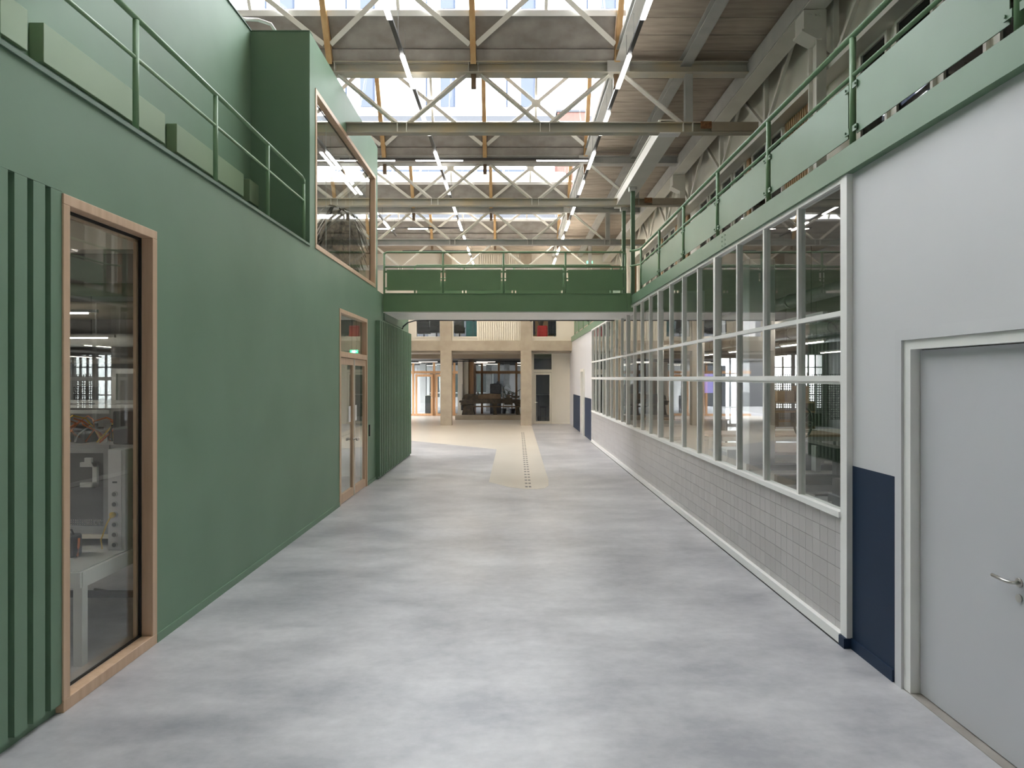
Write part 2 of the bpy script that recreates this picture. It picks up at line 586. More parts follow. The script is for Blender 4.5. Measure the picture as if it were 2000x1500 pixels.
# ------------------------------------------------------------------ trusses and sawtooth skylights
TY = [-3.272, 1.975, 7.222, 12.47, 17.717, 22.964, 28.21]
TN = ['out of view nearest the back wall', 'overhead', 'first', 'second', 'third', 'fourth']
ZT, ZB = 7.88, 6.80
topn = [-8.5, -5.9, -3.3, -0.7, 1.9]
botn = [-7.2, -4.6, -2.0, 0.6, 3.2]
for i in range(7):
    ty = TY[i]
    nm = ORD[max(i - 3, 0)] if i >= 3 else None
    lab = ('weathered steel roof truss spanning the hall, %s in view from the camera' % nm) if nm else ('grey steel roof truss out of view, %s' % ('over the rear of the hall', 'behind the camera', 'just above the camera')[i])
    t = thing('roof_truss', lab, 'roof truss', (-2, ty, ZB), 'roof trusses')
    xe = 4.35
    build(MB().ibeam((-8.6, ty, ZT), (xe, ty, ZT), 0, 0.26, 0.20), 'top_chord', M['old_steel'] if i == 3 else M['grey_steel'], t)
    cb = MB().ibeam((-8.6, ty, ZB), (xe + 0.1, ty, ZB), 0, 0.17, 0.19)
    build(cb, 'bottom_chord', M['old_steel'] if i in (3, 4) else M['grey_steel'], t)
    zt, zb = ZT - 0.09, ZB + 0.09
    for k in range(5):
        xt = topn[k]
        for xb in (xt - 1.3, xt + 1.3):
            if xb < -8.4:
                continue
            s = 1 if xb > xt else -1
            d = MB()
            a, b = (xt + s * 0.13, ty, zt), (xb - s * 0.10, ty, zb)
            d.bar(a, b, 0.012, 0.085)
            d.bar((a[0], ty - 0.03, zt), (b[0], ty - 0.03, zb), 0.06, 0.012)
            build(d, 'diagonal', M['offwhite_steel'], t)
    build(MB().ibeam((3.2, 0, 0), (3.2, 0, 0), 1, 0.1, 0.1) if False else MB().box(3.15, 3.29, ty - 0.05, ty - 0.04, zb, zt).box(3.15, 3.29, ty + 0.04, ty + 0.05, zb, zt).box(3.215, 3.225, ty - 0.04, ty + 0.04, zb, zt), 'strut', M['grey_steel'], t)
    for xb in botn:
        for dx in (-0.085, 0.085):
            boxo('stiffener', xb + dx - 0.006, xb + dx + 0.006, ty - 0.083, ty + 0.083, ZB - 0.08, ZB + 0.08, M['offwhite_steel'], t)
    for xt in topn[1:]:
        for dx in (-0.085, 0.085):
            boxo('stiffener', xt + dx - 0.006, xt + dx + 0.006, ty - 0.12, ty + 0.12, ZT - 0.085, ZT + 0.085, M['grey_steel'], t)
        boxo('hanger_stub', xt - 0.045, xt + 0.045, ty - 0.05, ty + 0.05, ZT - 0.34, ZT - 0.1, M['iron_brown'], t)
    boxo('end_plate', 1.72, 2.12, ty - 0.15, ty - 0.135, ZT - 0.10, ZT + 0.10, M['grey_steel'], t)
    boxo('end_sleeve', 3.62, xe + 0.12, ty - 0.095, ty - 0.086, ZB - 0.075, ZB + 0.09, M['concrete_warm'], t)
    if i in (3, 4):
        boxo('rust_patch', 3.42, 3.62, ty - 0.10, ty - 0.087, ZB - 0.03, ZB + 0.10, M['rust'], t)

U = Vector((0, -0.5, 0.866))
NIN = Vector((0, -0.866, -0.5))


def sawp(ty, x, s, off=0.0):
    p = Vector((x, ty - 0.03, 7.98)) + U * s + NIN * off
    return p


def saw_box(mb, ty, x0, x1, s0, s1, o0, o1):
    vs = []
    for off in (o0, o1):
        for x, s in ((x0, s0), (x1, s0), (x1, s1), (x0, s1)):
            vs.append(sawp(ty, x, s, off))
    return mb.add(vs, [(0, 1, 2, 3), (7, 6, 5, 4), (0, 4, 5, 1), (1, 5, 6, 2), (2, 6, 7, 3), (3, 7, 4, 0)])


wn = 1
for i in range(0, 7):
    ty = TY[i]
    near = i <= 1
    lab = 'inclined roof glazing over the %s, with concrete upstand and ochre posts' % ['rear of the hall', 'place behind the camera', 'camera', 'first truss in view', 'second truss in view', 'third truss in view', 'fourth truss in view'][i]
    w = struct(empty('window_%d' % (10 + i), (-2, ty, 8)), lab, 'skylight')
    for k in range(4):
        x0, x1 = topn[k] + 0.06, topn[k + 1] - 0.06
        build(saw_box(MB(), ty, x0, x1, 0.0, 0.235, -0.10, 0.05), 'gutter_beam', M['concrete_roof'], w)
        build(saw_box(MB(), ty, x0, x1, 0.245, 0.76, -0.06, 0.0), 'concrete_panel', M['concrete_roof'], w)
        build(saw_box(MB(), ty, x0 - 0.06, x1 + 0.06, -0.02, 0.80, -0.13, -0.105), 'backing', M['concrete_roof'], w)
        xm = (x0 + x1) / 2
        for a, b in ((x0, xm - 0.03), (xm + 0.03, x1)):
            build(saw_box(MB(), ty, a, b, 0.86, 2.52, -0.035, -0.025), 'pane', M['glass_sky'], w)
        build(saw_box(MB(), ty, xm - 0.03, xm + 0.03, 0.86, 2.52, -0.05, 0.03), 'glazing_bar', M['offwhite_steel'], w)
        # crossed braces in the plane of the glass
        if not near:
            pass
        build(MB().bar(sawp(ty, x0, 0.32, 0.09), sawp(ty, x1, 2.3, 0.09), 0.014, 0.085, U), 'brace', M['offwhite_steel'], w)
        build(MB().bar(sawp(ty, x1, 0.32, 0.11), sawp(ty, x0, 2.3, 0.11), 0.014, 0.085, U), 'brace', M['offwhite_steel'], w)
        build(saw_box(MB(), ty, xm - 0.11, xm + 0.11, 1.22, 1.40, 0.095, 0.105), 'gusset', M['offwhite_steel'], w)
    build(saw_box(MB(), ty, -8.5, 2.0, 0.765, 0.86, -0.08, 0.05), 'sill', M['white_frame'], w)
    build(saw_box(MB(), ty, -8.5, 2.0, 2.50, 2.60, -0.08, 0.05), 'head_rail', M['white_frame'], w)
    for xt in topn:
        build(saw_box(MB(), ty, xt - 0.05, xt + 0.05, 0.0, 2.58, 0.0, 0.12), 'glazing_post', M['ochre'], w)
    c = sawp(ty, -3.25, 1.7, -0.25)
    portal(c, NIN, 10.5, 1.75)
    # roof slope falling back to the valley behind
    yv = TY[i - 1] if i else TY[0] - 5.25
    r0 = sawp(ty, 0, 2.6)
    sl = MB().prism([(yv + 0.16, 8.0), (r0.y + 0.05, r0.z), (r0.y + 0.05, r0.z + 0.14), (yv + 0.12, 8.16)], 0, -8.6, 2.02)
    struct(build(sl, 'roof_slope', M['ceiling_board']), 'sloping sawtooth roof slab rising to the ridge of skylight strip %d' % (i + 1), 'roof')
    ch = MB().prism([(yv, 7.98), (ty + 0.12, 7.98), (r0.y, r0.z + 0.1)], 0, 2.02, 2.10)
    struct(build(ch, 'wall_cheek', M['white_aged']), 'triangular end cheek with flaking white paint closing skylight strip %d' % (i + 1), 'wall')
    struct(build(MB().prism([(yv, 7.98), (ty + 0.12, 7.98), (r0.y, r0.z + 0.1)], 0, -8.66, -8.58), 'wall_cheek', M['white_aged']), 'triangular outer cheek closing skylight strip %d over the green volume' % (i + 1), 'wall')

# rest of the roof behind the camera
struct(build(MB().box(-8.6, 2.0, -13.4, TY[0] - 5.0, 8.05, 8.25), 'roof_slab', M['ceiling_board']), 'flat roof slab over the end of the hall behind the camera', 'roof')

for nm, x, zb, w_, h_, lab in (('edge_beam', 1.955, 7.97, 0.17, 0.17, 'pale steel edge beam running along the skylight cheeks'),
                               ('purlin', 3.17, 7.93, 0.20, 0.16, 'pale steel purlin running under the middle of the boarded ceiling')):
    o = build(MB().ibeam((x, -13.3, zb + h_ / 2), (x, 32.2, zb + h_ / 2), 1, w_, h_), nm, M['grey_steel'])
    tag(o, lab, 'beam')

# crane girder, columns
o = thing('crane_girder', 'long grey steel girder on corbels above the balcony windows', 'girder', (4.46, 12, 7.69))
build(MB().box(4.30, 4.62, -13.3, 32.2, 7.69, 7.72), 'lower_flange', M['offwhite_steel'], o)
build(MB().box(4.40, 4.425, -13.3, 32.2, 7.72, 8.0), 'web', M['grey_steel'], o)
build(MB().box(4.30, 4.62, -13.3, 32.2, 8.0, 8.03), 'upper_flange', M['grey_steel'], o)
build(MB().box(4.285, 4.30, -13.3, 32.2, 7.70, 7.98), 'side_channel', M['grey_steel'], o)

cy = [1.87, 10.07, 18.27, 26.47]
for k, yy in enumerate(cy):
    lab = 'off-white steel column with corbel under the crane girder, %s' % ['beside the camera', 'first along the balcony', 'second along the balcony', 'third along the balcony'][k]
    t = thing('steel_column', lab, 'column', (4.55, yy, UP), 'columns under the crane girder')
    build(MB().box(4.49, 4.64, yy, yy + 0.02, UP, 7.69).box(4.49, 4.64, yy + 0.26, yy + 0.28, UP, 7.69).box(4.55, 4.58, yy + 0.02, yy + 0.26, UP, 7.69), 'shaft', M['offwhite_steel'], t)
    build(MB().box(4.30, 4.63, yy - 0.012, yy + 0.30, 7.39, 7.675), 'corbel_box', M['offwhite_steel'], t)
    build(MB().prism([(4.27, 7.39), (4.64, 7.39), (4.64, 7.36), (4.56, 7.24), (4.50, 7.24), (4.27, 7.36)], 1, yy - 0.02, yy + 0.30), 'corbel', M['offwhite_steel'], t)
    for q in range(4):
        build(MB().tube([(4.35 + 0.065 * q, yy - 0.035, 7.60), (4.35 + 0.065 * q, yy - 0.012, 7.60)], 0.014, 8), 'bolt', M['offwhite_steel'], t)

# upper wall behind the balcony
XW = 4.92
UW = empty('wall_upper_east', (XW, 12, UP))
struct(UW, 'off-white upper wall with timber panels behind the balcony walkway', 'wall')
build(MB().box(XW, XW + 0.15, -13.4, 32.4, 6.83, 8.15), 'upper_panel', M['offwhite_wall'], UW)
build(MB().box(4.68, XW, -13.4, 32.4, 6.82, 7.02), 'bulkhead', M['offwhite_steel'], UW)
wins = []
for base in (1.87, 10.07, 18.27, 26.47):
    # positions relative to the column, repeating every bay
    for a, b in ((-2.10, -1.30), (-1.12, -0.40), (2.35, 2.95), (3.12, 3.92), (4.35, 5.05), (5.2, 5.95)):
        wins.append((base + a, base + b))
    if base < 30:
        x = base + 0.72
        pn = empty('timber_panel', (XW, x, UP))
        pn.parent = UW
        pn.location = Vector((XW, x, UP)) - wpos(UW)
        for q in range(16):
            ya = x + 0.04 + q * 0.09
            if ya < 3 or ya > 32:
                continue
            boxo('slat', XW - 0.03, XW + 0.01, ya, ya + 0.06, UP + 0.05, 6.79, M['slat_wood'], pn)
        boxo('backing', XW + 0.02, XW + 0.06, x, x + 1.5, UP, 6.80, M['iron_brown'], pn)
        boxo('timber_strip', XW - 0.01, XW + 0.03, base + 4.06, base + 4.22, UP, 6.80, M['slat_wood'], UW)
wins = sorted(w for w in wins if w[0] > -7 and w[1] < 32.2)
ups = MB()
wall_y(ups, XW + 0.04, XW + 0.15, -13.4, 32.4, UP, 6.83, [(a, b, UP + 0.06, 6.815) for a, b in wins])
build(ups, 'wall_panel', M['offwhite_wall'], UW)
k = 0
for a, b in wins:
    if a < 4:
        continue
    k += 1
    w = struct(empty('window_%d' % (20 + k), (XW, (a + b) / 2, UP)), 'tall dark office window in a white frame behind the balcony rail, %s from the camera' % (ORD[k - 1] if k <= 15 else 'number %d' % k), 'window')
    f = MB()
    f.box(XW - 0.01, XW + 0.06, a, a + 0.05, UP + 0.06, 6.815).box(XW - 0.01, XW + 0.06, b - 0.05, b, UP + 0.06, 6.815)
    f.box(XW - 0.01, XW + 0.06, a + 0.05, b - 0.05, 6.775, 6.815).box(XW - 0.01, XW + 0.06, a + 0.05, b - 0.05, UP + 0.06, UP + 0.11)
    build(f, 'window_frame', M['offwhite_steel'], w)
    boxo('pane', XW + 0.02, XW + 0.03, a + 0.05, b - 0.05, UP + 0.11, 6.775, M['glass_up'], w)
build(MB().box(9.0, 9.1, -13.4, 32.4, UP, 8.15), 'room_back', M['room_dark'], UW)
# longitudinal lattice between bulkhead and girder
lt = UW
yy = 1.87
while yy < 32:
    for a, b in (((yy + 0.15), yy + 1.37), ((yy + 2.58), yy + 1.37)):
        build(MB().bar((4.76, a, 7.04), (4.76, b, 8.05), 0.06, 0.07), 'diagonal', M['offwhite_steel'], lt)
    boxo('post', 4.72, 4.80, yy + 2.68, yy + 2.78, 7.02, 8.08, M['offwhite_steel'], lt)
    yy += 2.733

# suspended beam carrying the footbridge hangers
sb = thing('suspended_beam', 'pale grey box beam hung between two trusses, carrying the green hanger posts', 'beam', (2.87, 15.2, 6.70))
build(MB().box(2.72, 2.74, 12.56, 18.05, 6.74, 6.98).box(3.00, 3.02, 12.56, 18.05, 6.74, 6.98).box(2.70, 3.04, 12.56, 18.05, 6.72, 6.74).box(2.70, 3.04, 12.56, 18.05, 6.98, 7.0), 'beam_body', M['offwhite_steel'], sb)
build(MB().box(2.68, 3.06, 12.38, 12.58, 6.685, 6.703), 'fixing_plate', M['white_frame'], sb)
for hx, hy, lab in ((2.83, 16.0, 'at the front corner of the footbridge'), (2.93, 17.9, 'at the rear corner of the footbridge')):
    t = thing('hanger_post', 'slim green steel hanger post ' + lab, 'post', (hx, hy, UP), 'hanger posts of the footbridge')
    boxo('post', hx - 0.045, hx + 0.045, hy - 0.045, hy + 0.045, 3.95, 6.62, M['green_steel'], t)
    boxo('head_bracket', hx - 0.09, hx + 0.09, hy - 0.06, hy + 0.06, 6.62, 6.72, M['white_frame'], t)
    for q in (-0.065, 0.065):
        build(MB().tube([(hx + q, hy - 0.075, 6.67), (hx + q, hy - 0.06, 6.67)], 0.012, 8), 'bolt', M['chrome'], t)

# ------------------------------------------------------------------ linear lamps
def lamp_row(x, zz, y0, n, rowname, phase=1.25, step=2.38):
    for k in range(n):
        ya = y0 + step * k
        t = thing('linear_lamp', 'slim linear ceiling lamp with dark housing, %s of %s' % (ORD[k], rowname), 'lamp', (x, ya, zz), 'linear lamps along ' + rowname)
        boxo('housing', x - 0.032, x + 0.032, ya, ya + step - 0.004, zz, zz + 0.05, M['housing'], t)
        boxo('diffuser', x - 0.036, x + 0.036, ya + 0.01, ya + phase, zz - 0.028, zz, M['lit'] if ya < 22 else M['lit_warm'], t)
        boxo('uplight_strip', x - 0.022, x + 0.022, ya + 0.02, ya + step - 0.03, zz + 0.05, zz + 0.053, M['uplight'], t)
        for q in (0.3, 2.0):
            build(MB().tube([(x, ya + q, zz + 0.05), (x, ya + q, zz + 0.55)], 0.003, 6), 'hanging_wire', M['housing'], t)


lamp_row(-1.785, 7.5, 8.71, 10, 'the row over the green wall side')
lamp_row(1.91, 7.5, 8.71, 10, 'the row beside the boarded ceiling')
lamp_row(-4.30, 7.5, 8.71, 7, 'the row behind the green window box')
for k, (ty, xa, xb, spans) in enumerate(((16.67, -4.2, 1.87, ((-4.1, -2.86), (-2.35, -1.2), (0.6, 1.85))), (24.3, -5.0, -1.73, ((-3.7, -3.0), (-4.9, -4.2))), (28.7, -4.6, -1.73, ((-4.5, -3.9), (-3.0, -1.8))))):
    t = thing('cross_lamp', 'dark horizontal lamp track crossing between the lamp rows, %s from the camera' % ORD[k], 'lamp', ((xa + xb) / 2, ty, 7.5), 'cross lamp tracks')
    boxo('housing', xa, xb, ty - 0.032, ty + 0.032, 7.56, 7.61, M['housing'], t)
    for a, b in spans:
        boxo('diffuser', a, b, ty - 0.03, ty + 0.03, 7.548, 7.56, M['lit'] if k == 0 else M['lit_warm'], t)

# ------------------------------------------------------------------ green wall (left side)
W1 = (4.58, 5.79)
D1 = (11.94, 14.22)
gw = struct(empty('wall_left', (XL, 8, 0)), 'tall smooth green painted wall with oak window and door', 'wall')
g = MB()
wall_y(g, XL - 0.14, XL, -13.4, 19.9, 0, UP, [(2.4, W1[0], 0, 3.5), (W1[0], W1[1], 0, 3.49), (D1[0], D1[1], 0, 3.47)])
g.box(XL - 0.14, XL - 0.042, 2.4, W1[0], 0, 3.5)
build(g, 'wall_face', M['green'], gw)
for k in range(12):
    y0 = 4.471 - 0.1635 * k
    boxo('slat', XL - 0.042, XL, y0, y0 + 0.109, 0.066, 3.498, M['green'], gw)
build(MB().box(XL - 0.03, XL + 0.018, -13.4, 10.17, UP, UP + 0.035), 'coping', M['green_dark'], gw)  # darker green stands in for the shadow gap along the wall top
build(MB().box(XL, XL + 0.012, W1[1] + 0.005, D1[0] - 0.005, 0.0, 0.075).box(XL, XL + 0.012, D1[1] + 0.005, 15.1, 0.0, 0.075), 'skirting', M['green'], gw)
build(MB().box(XL + 0.0, XL + 0.02, 14.40, 14.46, 1.02, 1.26), 'card_reader', M['black'], gw)
build(MB().box(-8.6, XL - 0.14, 19.75, 19.9, 0, UP), 'end_wall', M['green'], gw)
# slatted wall block
sw = struct(empty('trim_1', (-2.93, 17.5, 0)), 'green vertical slat cladding block beyond the oak double door', 'cladding')
build(MB().box(XL, -3.0, 15.1, 19.9, 0.06, 3.52), 'backing', M['green'], sw)
k = 0
y0 = 15.1
while y0 < 19.8:
    boxo('slat', -3.0, -2.918, y0, y0 + 0.095, 0.06, 3.52, M['green'], sw)
    y0 += 0.2185
boxo('plinth', XL, -2.97, 15.12, 19.88, 0.0, 0.06, M['green_dark'], sw)

# deck of the green volume and upper walls
struct(build(MB().box(-8.6, XL - 0.14, -13.4, 19.75, 3.98, 4.18), 'ceiling_west', M['soffit']), 'grey soffit of the rooms inside the green volume', 'ceiling')
ub = struct(empty('wall_upper_west', (XL, 10, UP)), 'upper green walls round the terrace and the tall window box', 'wall')
g = MB()
wall_y(g, XL - 0.13, XL, 10.19, 15.33, UP, 7.42, [(10.47, 15.08, 4.24, 6.70)])
build(g, 'box_side', M['green'], ub)
build(MB().box(-4.03, XL - 0.13, 10.19, 10.32, 4.18, 7.42), 'box_front', M['green'], ub)
build(MB().box(-4.03, -3.9, -13.4, 10.19, 4.18, 7.42), 'terrace_back', M['green'], ub)
build(MB().box(-4.06, XL + 0.004, 10.18, 10.34, 7.42, 7.435).box(-4.06, -3.88, -13.4, 10.18, 7.42, 7.435), 'coping', M['green_dark'], ub)
for k, (a, b) in enumerate(((1.5, 3.2), (3.45, 5.33), (5.51, 7.44), (7.70, 9.62), (9.84, 10.19))):
    t = empty('ledge_box', (-3.84, (a + b) / 2, UP))
    t.parent = ub
    t.location = Vector((-3.84, (a + b) / 2, UP)) - wpos(ub)
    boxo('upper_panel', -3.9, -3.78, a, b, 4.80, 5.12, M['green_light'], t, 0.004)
    boxo('lower_panel', -3.9, -3.81, a, b, 4.19, 4.80, M['green'], t)
pp = MB().tube([(-3.95, 3, 7.47), (-3.95, 9.9, 7.47)], 0.03, 10)
pp.tube([(-3.95, 9.9, 7.47), (-3.93, 10.05, 7.53), (-3.8, 10.2, 7.60), (-3.62, 10.25, 7.56), (-3.55, 10.26, 7.45)], 0.025, 10)
tag(build(pp, 'white_pipe', M['white_frame'], smooth=True), 'white pipe lying along the top edge of the green terrace wall', 'pipe')

# ------------------------------------------------------------------ oak window, left
def oak_frame(w, y0, y1, z0, z1, fw, x_out, x_in, sill=None, m=None):
    m = m or M['oak']
    boxo('head', x_in, x_out, y0, y1, z1 - fw, z1, m, w, 0.003)
    zs = z0 + (sill or fw)
    boxo('sill', x_in, x_out, y0, y1, z0, zs, m, w, 0.003)
    boxo('jamb', x_in, x_out, y0, y0 + fw, zs, z1 - fw, m, w, 0.003)
    boxo('jamb', x_in, x_out, y1 - fw, y1, zs, z1 - fw, m, w, 0.003)


w1 = struct(empty('window_1', (XL, 5.2, 0)), 'tall fixed window in a light oak frame beside the grooved green slats', 'window')
oak_frame(w1, W1[0], W1[1], 0.0, 3.49, 0.07, XL + 0.012, XL - 0.085, 0.085)
g = MB()
a, b = W1[0] + 0.07, W1[1] - 0.07
g.box(XL - 0.10, XL - 0.085, a, a + 0.02, 0.085, 3.42).box(XL - 0.10, XL - 0.085, b - 0.02, b, 0.085, 3.42).box(XL - 0.10, XL - 0.085, a, b, 3.40, 3.42).box(XL - 0.10, XL - 0.085, a, b, 0.085, 0.10)
build(g, 'gasket', M['rubber'], w1)
boxo('pane', XL - 0.10, XL - 0.094, a + 0.015, b - 0.015, 0.095, 3.41, M['glass'], w1)
g = MB()
g.box(XL - 0.135, XL - 0.11, b - 0.035, b, 0.08, 3.42).box(XL - 0.135, XL - 0.11, a, a + 0.035, 0.08, 3.42).box(XL - 0.135, XL - 0.11, a, b, 3.38, 3.42)
build(g, 'inner_frame', M['oak'], w1)

# upper window of the box
w2 = struct(empty('window_2', (XL, 12.8, 4.24)), 'large upper window in a light oak frame in the green box', 'window')
oak_frame(w2, 10.47, 15.08, 4.24, 6.70, 0.075, XL + 0.012, XL - 0.10)
boxo('pane', XL - 0.095, XL - 0.088, 10.545, 15.005, 4.315, 6.625, M['glass_low'], w2)
build(MB().box(XL - 0.11, XL - 0.10, 10.545, 15.005, 6.60, 6.625).box(XL - 0.11, XL - 0.10, 14.985, 15.005, 4.315, 6.6), 'gasket', M['rubber'], w2)
for q in (11.6, 13.3):
    build(MB().tube([(XL - 0.14, q, 4.32), (XL - 0.14, q, 6.62)], 0.004, 6), 'cable', M['lightgrey'], w2)

# oak double door
d1 = struct(empty('door_1', (XL, 13.08, 0)), 'glazed light oak double door with fanlight in the green wall', 'door')
y0, y1 = D1
boxo('head', XL - 0.09, XL + 0.012, y0, y1, 3.40, 3.47, M['oak'], d1, 0.003)
boxo('jamb', XL - 0.09, XL + 0.012, y0, y0 + 0.07, 0, 3.40, M['oak'], d1, 0.003)
boxo('jamb', XL - 0.09, XL + 0.012, y1 - 0.07, y1, 0, 3.40, M['oak'], d1, 0.003)
boxo('transom', XL - 0.09, XL + 0.012, y0 + 0.07, y1 - 0.07, 2.62, 2.72, M['oak'], d1, 0.003)
boxo('fanlight_pane', XL - 0.062, XL - 0.055, y0 + 0.07, y1 - 0.07, 2.72, 3.40, M['glass'], d1)
ym = (y0 + y1) / 2
for s, (a, b) in enumerate(((y0 + 0.075, ym - 0.003), (ym + 0.003, y1 - 0.075))):
    lf = empty('door_leaf', (XL, (a + b) / 2, 0.01))
    lf.parent = d1
    lf.location = Vector((XL, (a + b) / 2, 0.01)) - wpos(d1)
    g = MB().box(XL - 0.06, XL - 0.008, a, a + 0.10, 0.01, 2.61).box(XL - 0.06, XL - 0.008, b - 0.10, b, 0.01, 2.61)
    g.box(XL - 0.06, XL - 0.008, a + 0.10, b - 0.10, 2.49, 2.61).box(XL - 0.06, XL - 0.008, a + 0.10, b - 0.10, 0.01, 0.17)
    build(g, 'leaf_frame', M['oak'], lf)
    boxo('pane', XL - 0.037, XL - 0.031, a + 0.10, b - 0.10, 0.17, 2.49, M['glass'], lf)
    hy = b - 0.05 if s == 0 else a + 0.05
    build(MB().tube([(XL - 0.01, hy, 1.08), (XL + 0.004, hy, 1.08)], 0.028, 12).tube([(XL, hy, 1.08), (XL + 0.05, hy, 1.08)], 0.011, 10).tube([(XL + 0.045, hy, 1.08), (XL + 0.055, hy, 1.08), (XL + 0.075, hy, 1.08), (XL + 0.082, hy, 1.08)], 0.03, 12, [0.016, 0.030, 0.030, 0.018]), 'knob', M['chrome'], lf, smooth=True)
    build(MB().box(XL - 0.030, XL - 0.028, hy + (-0.28 if s == 0 else 0.12), hy + (-0.13 if s == 0 else 0.27), 1.42, 1.72), 'notice_sheet', M['white_frame'], lf)
boxo('astragal', XL - 0.008, XL + 0.004, ym - 0.02, ym + 0.02, 0.01, 2.61, M['offwhite_steel'], d1)


def exit_sign(x, yy, z, label, up, sc=1.0):
    t = thing('exit_sign', label, 'sign', (x, yy, z))
    boxo('panel', x - 0.16 * sc, x + 0.16 * sc, yy, yy + 0.03, z, z + 0.13 * sc, M['exit_green'], t)
    if up:
        for q in (-0.05, 0.05):
            build(MB().tube([(x + q, yy + 0.015, z + 0.13 * sc), (x + q, yy + 0.015, up)], 0.004, 6), 'hanging_wire', M['housing'], t)
    g = MB()
    # running figure, arrow and door outline
    g.box(x - 0.055, x - 0.035, yy - 0.003, yy, z + 0.095, z + 0.115)
    g.bar((x - 0.048, yy - 0.0015, z + 0.092), (x - 0.062, yy - 0.0015, z + 0.055), 0.003, 0.018)
    g.bar((x - 0.062, yy - 0.0015, z + 0.055), (x - 0.030, yy - 0.0015, z + 0.040), 0.003, 0.010)
    g.bar((x - 0.030, yy - 0.0015, z + 0.040), (x - 0.034, yy - 0.0015, z + 0.015), 0.003, 0.009)
    g.bar((x - 0.062, yy - 0.0015, z + 0.055), (x - 0.088, yy - 0.0015, z + 0.022), 0.003, 0.010)
    g.bar((x - 0.050, yy - 0.0015, z + 0.085), (x - 0.022, yy - 0.0015, z + 0.070), 0.003, 0.008)
    g.box(x - 0.005, x + 0.055, yy - 0.003, yy, z + 0.015, z + 0.115)
    g.bar((x + 0.07, yy - 0.0015, z + 0.065), (x + 0.13, yy - 0.0015, z + 0.065), 0.003, 0.014)
    g.v = [(x + (a - x) * sc, b, z + (c - z) * sc) for a, b, c in g.v]
    build(g, 'pictogram', M['white_print'], t)


exit_sign(-3.52, 15.2, 2.80, 'small green running man exit sign behind the fanlight of the oak double door', 3.98, 0.55)
exit_sign(3.55, 31.2, 7.48, 'small green running man exit sign hung high beyond the footbridge rail', 8.15, 0.85)

# ------------------------------------------------------------------ railings
def rail_posts_y(t, x, ys, z_top, z_mid, r=0.024, z0=UP):
    for q in ys:
        build(MB().tube([(x, q, z0 - 0.02), (x, q, z_top)], r, 12), 'post', M['green_steel_lit'], t, smooth=True)


rl = thing('terrace_railing', 'green tubular railing with two rails along the terrace above the green wall', 'railing', (-3.07, 6, UP))
rail_posts_y(rl, -3.07, [1.06, 2.56, 4.06, 5.57, 7.07, 8.58, 10.06], 5.17, 4.86)
build(MB().tube([(-3.07, -3, 5.19), (-3.07, 9.95, 5.19), (-3.07, 10.03, 5.17), (-3.07, 10.06, 5.11)], 0.024, 12), 'handrail', M['green_steel_lit'], rl, smooth=True)
build(MB().tube([(-3.07, -3, 4.86), (-3.07, 10.06, 4.86)], 0.017, 12), 'middle_rail', M['green_steel_lit'], rl, smooth=True)


def panel_with_clips(t, axis, c, a, b, z0, z1, m=None):
    m = m or M['green_steel']
    if axis == 1:
        boxo('guard_panel', c - 0.004, c + 0.004, a, b, z0, z1, m, t)
    else:
        boxo('guard_panel', a, b, c - 0.004, c + 0.004, z0, z1, m, t)
    for q in (a, b):
        s = -1 if q == a else 1
        for z in (z0 + 0.05, z1 - 0.05):
            if axis == 1:
                g = MB().box(c - 0.02, c - 0.008, min(q - s * 0.03, q + s * 0.04), max(q - s * 0.03, q + s * 0.04), z - 0.025, z + 0.025)
                g.tube([(c - 0.03, q - s * 0.012, z), (c - 0.018, q - s * 0.012, z)], 0.01, 8)
            else:
                g = MB().box(min(q - s * 0.03, q + s * 0.04), max(q - s * 0.03, q + s * 0.04), c - 0.02, c - 0.008, z - 0.025, z + 0.025)
                g.tube([(q - s * 0.012, c - 0.03, z), (q - s * 0.012, c - 0.018, z)], 0.01, 8)
            build(g, 'clip', m, t)


def balcony(name, label, x, ys, ya, yb, corner=None):
    t = thing(name, label, 'railing', (x, (ya + yb) / 2, UP))
    rail_posts_y(t, x, ys, 5.13, 4.81, 0.026)
    build(MB().tube([(x, ya, 5.15), (x, yb, 5.15)] + (corner(5.15) if corner else []), 0.025, 12), 'handrail', M['green_steel_lit'], t, smooth=True)
    build(MB().tube([(x, ya, 4.81), (x, yb, 4.81)] + (corner(4.81) if corner else []), 0.019, 12), 'middle_rail', M['green_steel_lit'], t, smooth=True)
    for a, b in zip(ys[:-1], ys[1:]):
        panel_with_clips(t, 1, x, a + 0.07, b - 0.07, 4.30, 4.765)
    return t


XB = 2.89
ysr = [0.09, 1.99, 3.89, 5.79, 7.69, 9.59, 11.49, 13.39, 15.29]
balcony('balcony_railing', 'green balcony railing with sheet guard panels above the glazed partition', XB, ysr, -1, 15.29,
        lambda z: [(XB - 0.02, 15.40, z), (XB - 0.08, 15.52, z), (2.72, 15.60, z), (2.70, 15.62, z)])
ys2 = [18.1 + 1.9 * k for k in range(8)]
balcony('balcony_railing', 'green balcony railing with sheet guard panels beyond the footbridge', XB, ys2, 18.1, 31.5)

